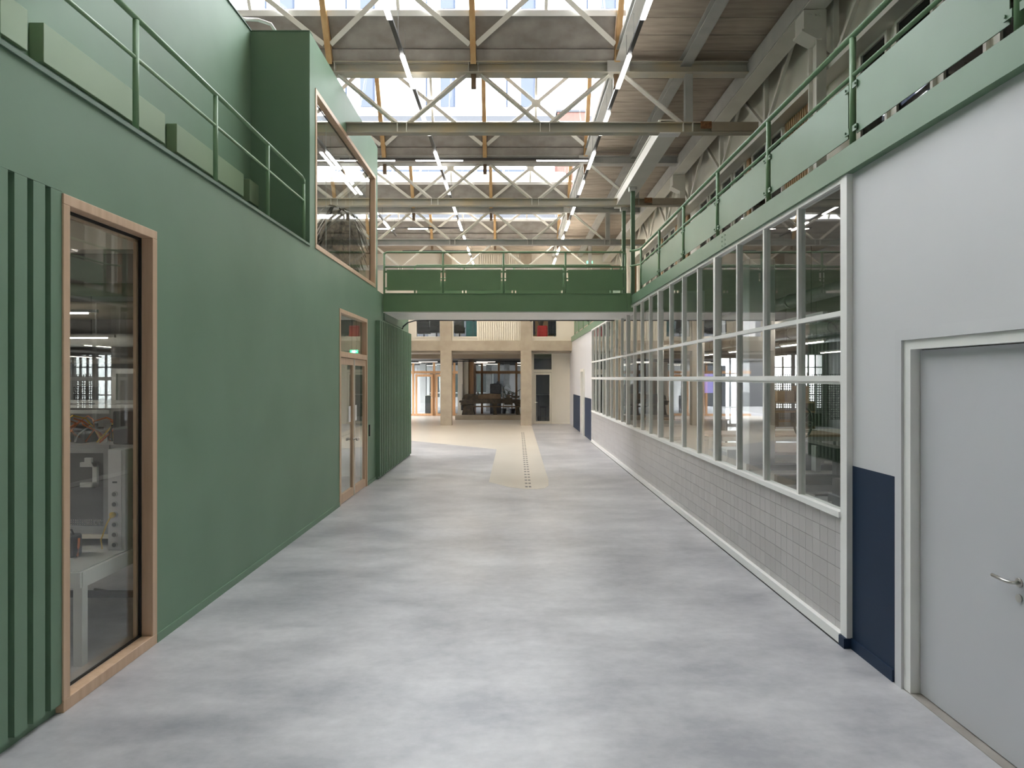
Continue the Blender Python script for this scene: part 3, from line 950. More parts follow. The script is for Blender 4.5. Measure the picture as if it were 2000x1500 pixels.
bd = struct(empty('trim_2', (2.82, 12, 4)), 'green steel edge fascia of the balcony over the glazed partition', 'fascia')
for a, b in ((-13.4, 9.0), (9.006, 15.96), (18.0, 32.2)):
    build(MB().box(2.79, 2.83, a, b, 3.945, 4.175), 'fascia', M['green_steel'], bd)
build(MB().box(2.76, 2.79, -13.4, 15.96, 3.945, 3.958), 'flange', M['green_steel'], bd)
for z in (4.0, 4.06, 4.12):
    for yy in (8.94, 9.07):
        build(MB().tube([(2.785, yy, z), (2.792, yy, z)], 0.012, 8), 'bolt', M['green_dark'], bd)
struct(build(MB().box(2.83, 14.5, -13.4, 15.95, 3.97, 4.18).box(2.98, 14.5, 15.95, 18.02, 3.97, 4.18).box(2.83, 14.5, 18.02, 32.2, 3.97, 4.18), 'ceiling_east', M['soffit']), 'grey soffit over the workshop behind the glazed partition', 'ceiling')

# footbridge
fb = thing('footbridge', 'green steel footbridge with pale soffit crossing the hall between the upper floors', 'footbridge', (0, 17, 3.8))
xb0, xb1 = XL + 0.003, 2.94
build(MB().box(xb0, 2.70, YB0, YB0 + 0.04, 3.80, 4.235).box(xb0, 2.70, YB0 - 0.02, YB0 + 0.1, 4.22, 4.235), 'front_fascia', M['green_steel_lit'], fb)
build(MB().box(2.705, xb1, YB0, YB0 + 0.04, 3.80, 4.235), 'end_fascia', M['green_steel_lit'], fb)
build(MB().box(xb0, xb1 - 0.15, YB1 - 0.04, YB1, 3.80, 4.235), 'rear_fascia', M['green_steel_lit'], fb)
build(MB().box(xb0, xb1 - 0.02, YB0 + 0.0, YB1, 3.775, 3.80), 'soffit', M['white_frame'], fb)
build(MB().box(xb0, xb1, YB0 + 0.04, YB1 - 0.04, 4.15, 4.21), 'deck', M['soffit'], fb)
build(MB().box(xb0 + 0.0, xb0 + 0.02, YB0 + 0.04, 18.7, 3.60, 3.78), 'bearing_plate', M['green_dark'], fb)
g = MB()
for q in range(3):
    g.tube([(2.88 + 0.02 * q, YB0 - 0.03, 3.95 + 0.08 * q), (2.88 + 0.02 * q, YB0, 3.95 + 0.08 * q)], 0.016, 8)
build(g, 'bolts', M['green_dark'], fb)


def bridge_rail(label, yy, xs, panels=True):
    t = thing('footbridge_railing', label, 'railing', (0, yy, UP))
    for q in xs:
        build(MB().tube([(q, yy, UP), (q, yy, 5.18)], 0.024, 12), 'post', M['green_steel_lit'], t, smooth=True)
    a, b = xs[0], xs[-1]
    build(MB().tube([(a, yy, 5.14), (a + 0.02, yy, 5.18), (a + 0.06, yy, 5.20), (b - 0.06, yy, 5.20), (b - 0.02, yy, 5.18), (b, yy, 5.14)], 0.022, 12), 'handrail', M['green_steel_lit'], t, smooth=True)
    build(MB().tube([(a, yy, 4.855), (b, yy, 4.855)], 0.019, 12), 'middle_rail', M['green_steel_lit'], t, smooth=True)
    for p, q in zip(xs[:-1], xs[1:]):
        panel_with_clips(t, 0, yy, p + 0.06, q - 0.06, 4.30, 4.79, M['green_steel_lit'])
    return t


bridge_rail('green footbridge railing on the side facing the camera', YB0 + 0.03, [-3.0, -1.62, -0.20, 1.255, 2.66])
bridge_rail('green footbridge railing on the far side', YB1 - 0.04, [-2.55, -1.25, 0.05, 1.35, 2.62])

pc = MB().tube([(2.7, YB1 + 0.03, 3.765), (-2.2, YB1 + 0.03, 3.765), (-2.55, YB1 + 0.03, 3.76), (-2.75, YB1 + 0.02, 3.70), (-2.86, YB1, 3.60), (-2.88, YB1, 3.53)], 0.018, 10)
for q in (-2.2, -1.0, 0.5, 2.0):
    pc.tube([(q - 0.03, YB1 + 0.03, 3.765), (q + 0.03, YB1 + 0.03, 3.765)], 0.028, 10)
tag(build(pc, 'conduit', M['charcoal'], smooth=True), 'dark conduit under the rear edge of the footbridge bending down to the slat block', 'pipe')

# ------------------------------------------------------------------ glazed partition (right side)
YG0, YG1 = 5.78, 23.84
pw = YG1 - YG0
npane = 20
pit = pw / npane
gp = struct(empty('window_3', (XR, 14, 1.07)), 'long white framed glazed partition of the workshop on the tiled base wall', 'window')
ZS, ZM, ZU, ZH = 1.115, 2.25, 2.80, 3.945
build(MB().box(XR - 0.045, XR + 0.07, YG0, YG1, 1.065, ZS), 'sill', M['white_frame'], gp)
build(MB().box(XR - 0.02, XR + 0.06, YG0, YG1, 3.90, ZH), 'head', M['white_frame'], gp)
build(MB().box(XR - 0.03, XR + 0.06, YG0, YG1, ZM - 0.03, ZM + 0.02).box(XR - 0.015, XR + 0.06, YG0, YG1, ZM - 0.055, ZM - 0.03), 'transom', M['white_frame'], gp)
build(MB().box(XR - 0.015, XR + 0.05, YG0, YG1, ZU - 0.022, ZU + 0.022), 'transom', M['white_frame'], gp)
build(MB().box(XR - 0.03, XR + 0.08, YG0 - 0.11, YG0, 0.0, ZH), 'end_post', M['white_frame'], gp)
build(MB().box(XR - 0.03, XR + 0.08, YG1, YG1 + 0.08, 0.0, ZH), 'end_post', M['white_frame'], gp)
for k in range(npane + 1):
    yy = YG0 + pit * k
    if k == 0 or k == npane:
        continue
    thick = k % 4 == 0
    hw = 0.042 if thick else 0.021
    d0 = -0.03 if thick else -0.016
    for z0, z1 in ((ZS, ZM - 0.055), (ZM + 0.02, ZU - 0.022), (ZU + 0.022, 3.90)):
        boxo('mullion', XR + d0, XR + 0.055, yy - hw, yy + hw, z0, z1, M['white_frame'], gp)
for k in range(npane):
    a, b = YG0 + pit * k + 0.022, YG0 + pit * (k + 1) - 0.022
    for z0, z1 in ((ZS, ZM - 0.055), (ZM + 0.02, ZU - 0.022), (ZU + 0.022, 3.90)):
        boxo('pane', XR + 0.016, XR + 0.022, a, b, z0, z1, M['glass'], gp)

tw = struct(empty('wall_right', (XR, 14, 0)), 'low tiled base wall in pale glazed square tiles under the glazed partition', 'wall')
build(MB().box(XR + 0.006, XR + 0.12, YG0, YG1, 0, 1.065), 'wall_core', M['grout'], tw)
rest = MB()
nt = 0
TP = 0.15
for c in range(int(pw / TP) + 1):
    ya = YG0 + c * TP
    yb = min(ya + TP - 0.0035, YG1)
    if yb - ya < 0.02:
        continue
    for r in range(7):
        zt = 1.063 - r * TP
        zb = max(zt - TP + 0.0035, 0.095)
        pr = random.uniform(0.0, 0.0012)
        if nt < 294:
            boxo('tile', XR - 0.001 - pr, XR + 0.008, ya, yb, zb, zt, M['tile'], tw)
        else:
            rest.box(XR - 0.001 - pr, XR + 0.008, ya, yb, zb, zt)
        nt += 1
o = build(rest, 'far_tiles', M['tile'], tw)
o['kind'] = 'stuff'
bb = struct(empty('baseboard_right', (XR - 0.03, 14, 0)), 'white ledge shaped skirting along the foot of the tiled wall', 'baseboard')
build(MB().box(XR - 0.05, XR + 0.0, YG0 - 0.02, YG1, 0.012, 0.095), 'skirting', M['white_frame'], bb)
build(MB().box(XR - 0.054, XR + 0.0, YG0 - 0.02, YG1, 0.0, 0.012), 'joint', M['rubber'], bb)

# solid white wall near the camera, with navy panel and door
XWH = 2.83
D2 = (3.66, 4.848)
wr = struct(empty('wall_right_near', (XWH, 2, 0)), 'white wall with a navy dado panel beside the pale grey door', 'wall')
build(MB().box(XWH, XWH + 0.2, -13.4, 3.57, 0, 3.95).box(XWH, XWH + 0.2, 4.94, YG0 - 0.11, 0, 3.95).box(XWH, XWH + 0.2, 3.57, 4.94, 2.52, 3.95), 'wall_face', M['white'], wr)
boxo('navy_panel', XWH - 0.003, XWH, 5.05, 5.668, 0.09, 1.52, M['navy'], wr)
build(MB().box(XWH - 0.018, XWH, 5.05, 5.668, 0, 0.09).box(XWH - 0.075, XWH, 5.668, YG0 - 0.02, 0, 0.085), 'navy_skirting', M['navy'], wr)
d2 = struct(empty('door_2', (XWH, 4.3, 0)), 'pale grey flush door with nickel lever handle in a stepped white frame', 'door')
build(MB().box(XWH - 0.014, XWH + 0.02, 4.94, 5.02, 0, 2.60).box(XWH - 0.014, XWH + 0.02, 3.49, 4.94, 2.52, 2.60).box(XWH - 0.014, XWH + 0.02, 3.49, 3.57, 0, 2.52), 'architrave', M['white'], d2)
build(MB().box(XWH + 0.004, XWH + 0.16, 4.856, 4.94, 0, 2.52).box(XWH + 0.004, XWH + 0.16, 3.57, 4.856, 2.452, 2.52).box(XWH + 0.004, XWH + 0.16, 3.57, 3.652, 0, 2.452), 'door_frame', M['white_frame'], d2)
boxo('gap_seal', XWH + 0.085, XWH + 0.10, 3.652, 4.856, 0.0, 2.452, M['rubber'], d2)
lf = boxo('door_leaf', XWH + 0.07, XWH + 0.11, D2[0], D2[1], 0.012, 2.446, M['door_grey'], d2)
boxo('threshold', XWH + 0.0, XWH + 0.2, 3.57, 4.94, -0.02, 0.004, M['concrete_roof'], d2)
XD = XWH + 0.07
g = MB().tube([(XD, 3.90, 1.08), (XD - 0.008, 3.90, 1.08)], 0.026, 16)
g.tube([(XD, 3.90, 1.08), (XD - 0.045, 3.90, 1.08), (XD - 0.056, 3.908, 1.08), (XD - 0.06, 3.925, 1.08), (XD - 0.06, 4.04, 1.085)], 0.0105, 12)
g.tube([(XD, 3.90, 0.99), (XD - 0.008, 3.90, 0.99)], 0.024, 16)
build(g, 'lever_handle', M['chrome'], lf, smooth=True)

# white wall beyond the partition, with a door between navy panels
wf = struct(empty('wall_right_far', (XWH, 28, 0)), 'cream white wall with navy dado beyond the glazed partition', 'wall')
build(MB().box(XWH, XWH + 0.2, YG1 + 0.08, 26.6, 0, 3.95).box(XWH, XWH + 0.2, 27.7, 33.5, 0, 3.95).box(XWH, XWH + 0.2, 26.6, 27.7, 2.55, 3.95), 'wall_face', M['white'], wf)
boxo('navy_panel', XWH - 0.01, XWH, YG1 + 0.12, 26.5, 0.0, 1.50, M['navy'], wf)
boxo('navy_panel', XWH - 0.01, XWH, 27.85, 31.4, 0.0, 1.50, M['navy'], wf)
d3 = struct(empty('door_3', (XWH, 27.15, 0)), 'narrow looking pale door in a white frame between two navy dado panels', 'door')
build(MB().box(XWH - 0.06, XWH + 0.12, 26.55, 26.66, 0, 2.6).box(XWH - 0.06, XWH + 0.12, 27.64, 27.75, 0, 2.6).box(XWH - 0.06, XWH + 0.12, 26.66, 27.64, 2.5, 2.6), 'door_frame', M['offwhite_steel'], d3)
boxo('door_leaf', XWH + 0.05, XWH + 0.09, 26.66, 27.64, 0.01, 2.5, M['door_grey'], d3)

# ------------------------------------------------------------------ painted floor marking
mk = thing('floor_marking', 'beige painted floor marking with a tapering tongue and dotted line', 'floor marking', (0.2, 20, 0))
poly = [(-0.50, 14.75), (-0.05, 14.05), (0.22, 13.86), (0.50, 13.80), (0.66, 13.92), (0.76, 14.25), (0.80, 15.0), (0.93, 32.2), (0.93, 40.2), (-9, 40.2), (-9, 27.6), (-3.57, 24.4), (-0.484, 21.5)]
build(MB().prism(poly, 2, 0.0, 0.003), 'painted_area', M['beige_floor'], mk)
g = MB()
yy = 14.0
while yy < 28.0:
    xc = 0.335 + (yy - 14.0) * 0.0075
    for q in (-0.036, 0.036):
        g.box(xc + q - 0.026, xc + q + 0.026, yy, yy + 0.19, 0.003, 0.0045)
    yy += 0.45
o = build(g, 'dotted_line', M['dash'], mk)
o['kind'] = 'stuff'

# ------------------------------------------------------------------ far end: concrete frame and upper rooms
YF = 32.2
cf = thing('concrete_frame', 'warm fair-faced concrete frame of posts and beam closing the hall', 'frame', (-1, YF, 0))
for x0, x1 in ((-3.38, -2.85), (0.41, 0.92), (-7.2, -6.68)):
    boxo('post', x0, x1, YF, YF + 0.5, 0, 3.53, M['concrete_warm'], cf)
    boxo('upper_post', x0, x1, YF + 0.01, YF + 0.5, 4.0, 8.1, M['concrete_warm'], cf)
boxo('beam', -8.6, 2.83, YF - 0.0, YF + 0.5, 3.53, 4.0, M['concrete_warm'], cf)

uw = struct(empty('wall_end_upper', (-2, YF, 4)), 'cream upper end wall with square windows and ribbed cladding', 'wall')
openings = [(-6.2, -5.3, 4.21, 6.2), (-4.52, -3.43, 4.21, 6.2), (-2.78, -1.67, 4.21, 6.2), (1.0, 2.1, 4.21, 6.2)]
g = MB()
wall_x(g, YF + 0.2, YF + 0.35, -8.6, 14.5, 4.0, 8.2, openings)
build(g, 'wall_face', M['cream'], uw)
x = -1.63
while x < 0.38:
    boxo('rib', x, x + 0.062, YF + 0.14, YF + 0.2, 4.0, 8.1, M['cream_slat'], uw)
    x += 0.105
for k, (a, b, c, d) in enumerate(openings[1:]):
    w = struct(empty('window_%d' % (4 + k), ((a + b) / 2, YF + 0.25, 4.2)), 'square internal window of the upper end wall, %s' % ('beside the slat block', 'next to the ribbed cladding', 'showing the red armchair')[k], 'window')
    g = MB().box(a - 0.05, a, YF + 0.17, YF + 0.36, c, d).box(b, b + 0.05, YF + 0.17, YF + 0.36, c, d).box(a - 0.05, b + 0.05, YF + 0.17, YF + 0.36, c - 0.05, c)
    build(g, 'window_frame', M['cream_slat'], w)
    boxo('pane', a, b, YF + 0.26, YF + 0.27, c, d, M['glass'], w)
struct(build(MB().box(-8.6, 8.1, YF + 0.36, 54, 3.45, 4.02), 'floor_upper', M['taupe']), 'floor slab of the upper rooms behind the end wall', 'floor')
struct(build(MB().box(-8.6, 8.1, YF + 0.36, 54, 8.2, 8.4), 'roof_far', M['soffit']), 'roof over the far rooms', 'roof')
rb = MB()
wall_x(rb, 40.0, 40.2, -8.6, 8.0, 4.02, 8.2, [(-6.4, -4.9, 4.6, 7.2), (-4.5, -3.3, 4.6, 7.2), (-3.0, -2.2, 4.6, 7.2)])
struct(build(rb, 'wall_upper_room', M['room_grey']), 'rear wall of the upper rooms', 'wall')

# things in the upper rooms
for k, x in enumerate((-5.2, -2.6, 1.5)):  # fill lamps added out of sight behind the footbridge to brighten these rooms
    t = thing('upper_room_fill_lamp', 'added unseen fill lamp tube under the roof of the upper rooms, %s from the green side' % ORD[k], 'lamp', (x, 35.5, 6.9), 'added upper room fill lamps')
    boxo('tube', x - 0.6, x + 0.6, 35.48, 35.52, 6.87, 6.9, M['fill_upper'], t)
    boxo('housing', x - 0.65, x + 0.65, 35.46, 35.54, 6.9, 6.95, M['white_frame'], t)
    for q in (-0.4, 0.4):
        build(MB().tube([(x + q, 35.5, 6.95), (x + q, 35.5, 8.2)], 0.004, 6), 'hanging_wire', M['housing'], t)
def office_chair(label, x, yy, z, m, group=None, wide=0.62):
    t = thing('office_chair', label, 'chair', (x, yy, z), group)
    g = MB().prism([(x - wide / 2, z + 0.5), (x + wide / 2, z + 0.5), (x + wide / 2 * 0.94, z + 1.06), (x - wide / 2 * 0.94, z + 1.06)], 1, yy - 0.05, yy + 0.05)
    build(g, 'backrest', m, t)
    boxo('seat', x - wide / 2, x + wide / 2, yy + 0.0, yy + 0.52, z + 0.42, z + 0.52, m, t, 0.02)
    build(MB().tube([(x, yy + 0.25, z + 0.1), (x, yy + 0.25, z + 0.42)], 0.03, 8), 'column', M['black'], t)
    g = MB()
    for q in range(5):
        a = q * 2 * PI / 5 + 0.3
        g.bar((x, yy + 0.25, z + 0.09), (x + 0.3 * math.cos(a), yy + 0.25 + 0.3 * math.sin(a), z + 0.05), 0.04, 0.03)
        g.tube([(x + 0.3 * math.cos(a) - 0.02, yy + 0.25 + 0.3 * math.sin(a), z + 0.03), (x + 0.3 * math.cos(a) + 0.02, yy + 0.25 + 0.3 * math.sin(a), z + 0.03)], 0.03, 8)
    build(g, 'star_base', M['black'], t)
    for s in (-1, 1):
        build(MB().bar((x + s * wide / 2, yy + 0.1, z + 0.68), (x + s * wide / 2, yy + 0.4, z + 0.68), 0.05, 0.03).bar((x + s * wide / 2, yy + 0.3, z + 0.5), (x + s * wide / 2, yy + 0.3, z + 0.67), 0.04, 0.04), 'armrest', M['black'], t)
    return t


office_chair('black office chair turned away behind the window beside the slat block', -4.36, 33.6, 4.02, M['black'])
office_chair('broad black office chair behind the same window, next to the concrete post', -3.66, 32.95, 4.02, M['black'], None, 0.62)
office_chair('black office chair behind the window next to the ribbed cladding', -2.58, 33.3, 4.02, M['black'], None, 0.5)
office_chair('second black office chair beside the teal screen', -2.0, 34.0, 4.02, M['black'], None, 0.4)
t = thing('screen_panel', 'teal fabric screen standing behind the window next to the ribbed cladding', 'screen', (-1.95, 33.0, 4.02))
boxo('panel', -2.22, -1.68, 32.95, 33.0, 4.1, 6.1, M['teal'], t, 0.01)
for q in (-2.1, -1.8):
    boxo('foot', q - 0.03, q + 0.03, 32.8, 33.15, 4.02, 4.1, M['charcoal'], t)
t = thing('armchair', 'bright red upholstered armchair seen from behind in the upper window', 'armchair', (1.42, 33.0, 4.02))
boxo('backrest', 1.22, 1.72, 32.95, 33.07, 4.15, 4.78, M['red'], t, 0.05)
boxo('seat', 1.22, 1.72, 33.05, 33.6, 4.12, 4.44, M['red'], t, 0.04)
for s in (1.26, 1.68):
    boxo('leg', s - 0.02, s + 0.02, 33.0, 33.04, 4.02, 4.15, M['black'], t)
    boxo('leg', s - 0.02, s + 0.02, 33.52, 33.56, 4.02, 4.15, M['black'], t)
for x, lab in ((0.85, 'dark blue lounge chair beside the red armchair, at the post side'), (2.10, 'dark blue lounge chair beside the red armchair, at the balcony side')):
    t = thing('lounge_chair', lab, 'chair', (x, 33.6, 4.02))
    g = MB().prism([(33.45, 4.42), (33.95, 4.36), (34.15, 5.05), (34.08, 5.08), (33.9, 4.46), (33.45, 4.5)], 0, x - 0.3, x + 0.3)
    build(g, 'shell', M['darkblue'], t)
    build(MB().tube([(x, 33.7, 4.08), (x, 33.7, 4.4)], 0.03, 8).tube([(x, 33.7, 4.03), (x, 33.7, 4.07)], 0.24, 16), 'pedestal', M['black'], t)
t = thing('potted_grass', 'potted plant with thin upright stems behind the red armchair', 'plant', (1.5, 34.9, 4.02))
build(MB().tube([(1.5, 34.9, 4.02), (1.5, 34.9, 4.5)], 0.2, 14, [0.16, 0.21]), 'pot', M['charcoal'], t)
g = MB()
for q in range(26):
    a, r = random.uniform(0, 2 * PI), random.uniform(0.05, 0.4)
    g.tube([(1.5, 34.9, 4.45), (1.5 + 0.4 * r * math.cos(a), 34.9 + 0.4 * r * math.sin(a), 5.0), (1.5 + r * math.cos(a), 34.9 + r * math.sin(a), 5.6)], 0.012, 4)
o = build(g, 'stems', M['straw'], t)
struct(build(MB().box(0.95, 2.2, 36.0, 36.1, 4.02, 7.0), 'wall_timber_upper', M['cardboard']), 'timber lined wall behind the red armchair', 'wall')

# header and lobby
struct(build(MB().box(-8.6, 2.83, 35.0, 35.3, 3.24, 3.5), 'trim_3', M['taupe']), 'taupe plaster header across the lobby behind the concrete beam', 'header')
tr = thing('ceiling_track', 'black ceiling raft with slim lamps in the lobby behind the concrete frame', 'ceiling track', (-3, 38, 3.2))
boxo('raft', -8.6, 0.95, 36.2, 53, 3.28, 3.40, M['black'], tr)
for q, yy in enumerate((36.6, 39.0, 43, 47)):
    boxo('rail', -8.6, 0.9, yy, yy + 0.06, 3.12, 3.17, M['black'], tr)
    for a, b in ((-6.2, -5.2), (-2.3, -1.4), (0.3, 0.8)) if q % 2 else ((-5.0, -4.0), (-1.9, -0.9)):
        boxo('tube', a, b, yy + 0.01, yy + 0.04, 3.10, 3.12, M['lit_lobby'], tr)
pln = thing('plinth', 'low cream plinth carrying the old iron planing machine', 'plinth', (-1.3, 37.5, 0))
boxo('base', -3.05, 0.94, 36.5, 37.95, 0.0, 0.25, M['concrete_warm'], pln, 0.01)
cl = struct(empty('wall_lobby_box', (-2.7, 38.5, 0)), 'cream timber boarded box beside the planing machine in the lobby', 'wall')
for q in range(3):
    boxo('board', -3.02 + 0.29 * q, -3.02 + 0.29 * q + 0.28, 38.0 + 0.25 * q, 40.4, 0.05, 3.25, M['cream'] if q < 2 else M['oak_dark'], cl)
tag(build(MB().tube([(-2.78, 37.97, 1.9), (-2.78, 37.97, 0.55)], 0.008, 6).box(-2.83, -2.73, 37.9, 37.98, 0.45, 0.75), 'fire_hose_nozzle', M['black']), 'black cord with a dangling handset on the cream boarded box', 'cord')

# old planing machine
pm = thing('planing_machine', 'old dark cast iron planing machine standing on the cream plinth', 'machine', (-1.2, 37.2, 0.25))
g = MB().prism([(-2.72, 0.25), (-2.02, 0.25), (-2.1, 0.55), (-2.08, 0.80), (-2.62, 0.80), (-2.66, 0.5)], 1, 36.9, 37.5)
build(g, 'pedestal', M['iron'], pm)
g = MB().prism([(-2.78, 0.80), (-2.70, 0.78), (-1.9, 0.86), (0.45, 0.88), (0.52, 1.05), (0.34, 1.08), (-2.1, 1.10), (-2.76, 1.02)], 1, 36.85, 37.55)
build(g, 'bed', M['iron'], pm)
g = MB().prism([(-2.70, 1.06), (-2.64, 1.30), (-2.5, 1.36), (-2.3, 1.37), (-2.0, 1.34), (-1.86, 1.30), (-1.8, 1.10)], 1, 36.9, 37.5)
build(g, 'headstock', M['iron'], pm)
build(MB().prism([(-1.86, 1.10), (-1.82, 1.34), (-1.2, 1.40), (-0.62, 1.36), (-0.6, 1.10)], 1, 36.95, 37.45), 'cover', M['iron_brown'], pm)
for k in range(5):
    build(MB().tube([(-2.72, 37.0 + 0.1 * k, 0.96), (-2.86, 37.0 + 0.1 * k, 0.96)], 0.05, 10), 'knob', M['iron'], pm)
build(MB().prism([(-1.10, 0.86), (-0.80, 0.86), (-0.86, 0.55), (-0.82, 0.25), (-1.02, 0.25), (-1.0, 0.55)], 1, 37.0, 37.4), 'leg', M['iron'], pm)
build(MB().prism([(0.10, 0.90), (0.48, 0.90), (0.40, 0.6), (0.44, 0.25), (0.24, 0.25), (0.24, 0.6)], 1, 37.0, 37.4), 'leg', M['iron'], pm)
build(MB().prism([(-0.42, 0.80), (0.02, 0.80), (0.02, 1.14), (-0.1, 1.18), (-0.1, 1.34), (-0.3, 1.34), (-0.3, 1.16), (-0.42, 1.14)], 1, 36.75, 37.6), 'carriage', M['iron'], pm)
build(MB().tube([(-2.1, 36.9, 0.70), (0.45, 36.9, 0.70)], 0.035, 10), 'feed_rod', M['iron_brown'], pm)
build(MB().tube([(-0.2, 36.70, 0.98), (-0.2, 36.74, 0.98)], 0.14, 20), 'handwheel', M['iron'], pm)
build(MB().prism([(0.05, 1.16), (0.36, 1.16), (0.44, 1.28), (0.0, 1.28)], 1, 37.0, 37.3), 'tool_tray', M['iron'], pm)
build(MB().tube([(-1.86, 37.2, 1.34), (-1.86, 37.2, 1.52)], 0.04, 8, [0.06, 0.02]), 'oiler', M['iron'], pm)
t = thing('machine_casing', 'dark green grey machine casing behind the planing machine', 'machine', (-0.8, 38.6, 0.0))
boxo('body', -1.24, -0.62, 38.3, 38.9, 0.0, 1.92, M['charcoal'], t, 0.04)
boxo('cap', -0.88, -0.72, 38.45, 38.65, 1.92, 2.05, M['charcoal'], t, 0.01)

# lobby glass front in oak
YS = 40.5
sf = struct(empty('window_8', (-2, YS, 0)), 'oak framed glass front of the lobby behind the planing machine', 'window')
for x in (-5.86, -4.62, -3.42, -2.2, -1.78, -0.78, 0.26, 0.9):
    boxo('mullion', x - 0.06, x + 0.06, YS - 0.07, YS + 0.07, 0, 3.2, M['oak_dark'], sf)
for a, b in ((-8.5, 0.96),):
    boxo('transom', a, b, YS - 0.06, YS + 0.06, 2.50, 2.66, M['oak_dark'], sf)
    boxo('bottom_rail', a, b, YS - 0.06, YS + 0.06, 0.0, 0.12, M['oak_dark'], sf)
xs = [-8.5, -5.86, -4.62, -3.42, -2.2, -0.78, 0.9]
for a, b in zip(xs[:-1], xs[1:]):
    for z0, z1 in ((0.12, 2.50), (2.66, 3.2)):
        boxo('pane', a + 0.06, b - 0.06, YS - 0.006, YS + 0.006, z0, z1, M['glass'], sf)
for x in (-5.2, -4.0):
    t = thing('oak_door_leaf', 'glazed oak door leaf of the lobby front, %s' % ('nearer the concrete post' if x > -4.5 else 'nearer the slat block'), 'door', (x, YS - 0.12, 0))
    g = MB().box(x - 0.52, x - 0.40, YS - 0.14, YS - 0.08, 0.02, 2.46).box(x + 0.40, x + 0.52, YS - 0.14, YS - 0.08, 0.02, 2.46)
    g.box(x - 0.40, x + 0.40, YS - 0.14, YS - 0.08, 2.32, 2.46).box(x - 0.40, x + 0.40, YS - 0.14, YS - 0.08, 0.02, 0.14)
    build(g, 'leaf_frame', M['oak_dark'], t)
    build(MB().tube([(x + 0.46, YS - 0.14, 1.08), (x + 0.46, YS - 0.20, 1.08)], 0.03, 10), 'knob', M['chrome'], t)
bw = MB()
wall_x(bw, 53.0, 53.3, -8.6, 8.0, 0, 4, [(-6.4, -3.9, 0.75, 2.7), (-3.2, -0.6, 0.75, 2.7)])
struct(build(bw, 'wall_lobby_end', M['room_grey']), 'rear wall of the lobby with bright windows to the outside', 'wall')
for k, (a, b) in enumerate(((-6.4, -3.9), (-3.2, -0.6))):
    w = struct(empty('window_%d' % (60 + k), ((a + b) / 2, 53, 0.75)), 'bright outside window at the rear of the lobby, %s' % ('behind the oak doors', 'behind the planing machine')[k], 'window')
    for q in (0.33, 0.66):
        boxo('bar', a + (b - a) * q - 0.03, a + (b - a) * q + 0.03, 53.05, 53.15, 0.75, 2.7, M['lightgrey'], w)
    boxo('rail', a, b, 53.05, 53.15, 1.05, 1.11, M['lightgrey'], w)
    boxo('pane', a, b, 53.10, 53.11, 0.75, 2.7, M['glass'], w)
    portal(((a + b) / 2, 53.25, 1.72), (0, -1, 0), b - a, 1.95)
for x in (-6.0, -1.55, -0.35):
    tag(boxo('lobby_column', x - 0.2, x + 0.2, 46.0, 46.4, 0, 3.4, M['metal'] if x > -2 else M['room_grey']), 'slender grey column in the lobby, %s' % {-6.0: 'behind the oak doors', -1.55: 'behind the machine casing', -0.35: 'beside the stair'}[x], 'column')
for x, lab in ((-5.35, 'black access gate pillar with a pale edge behind the oak door nearer the slat block'), (-4.1, 'black access gate pillar behind the oak door nearer the concrete post')):
    t = thing('access_gate', lab, 'gate', (x, 43.0, 0))
    boxo('pillar', x - 0.12, x + 0.22, 43.0, 44.2, 0.0, 1.12, M['black'], t, 0.03)
    boxo('reader', x - 0.10, x + 0.20, 43.05, 43.35, 1.12, 1.16, M['chrome'], t)
    boxo('edge_strip', x - 0.16, x - 0.12, 42.98, 44.2, 0.0, 1.10, M['lightgrey'], t)
# stair with spindles
st = thing('stair', 'dark open stair with thin spindle balustrade in the lobby', 'stair', (0.5, 42.5, 0))
for k in range(9):
    boxo('tread', -0.2 + 0.25 * k, 0.1 + 0.25 * k, 42.2, 43.4, 0.16 * (k + 1) - 0.04, 0.16 * (k + 1), M['charcoal'], st)
    build(MB().tube([(-0.05 + 0.25 * k, 42.2, 0.16 * (k + 1)), (-0.05 + 0.25 * k, 42.2, 1.0 + 0.16 * (k + 1))], 0.014, 6), 'spindle', M['black'], st)
build(MB().tube([(-0.2, 42.2, 1.08), (2.2, 42.2, 2.60)], 0.025, 8), 'handrail', M['black'], st)


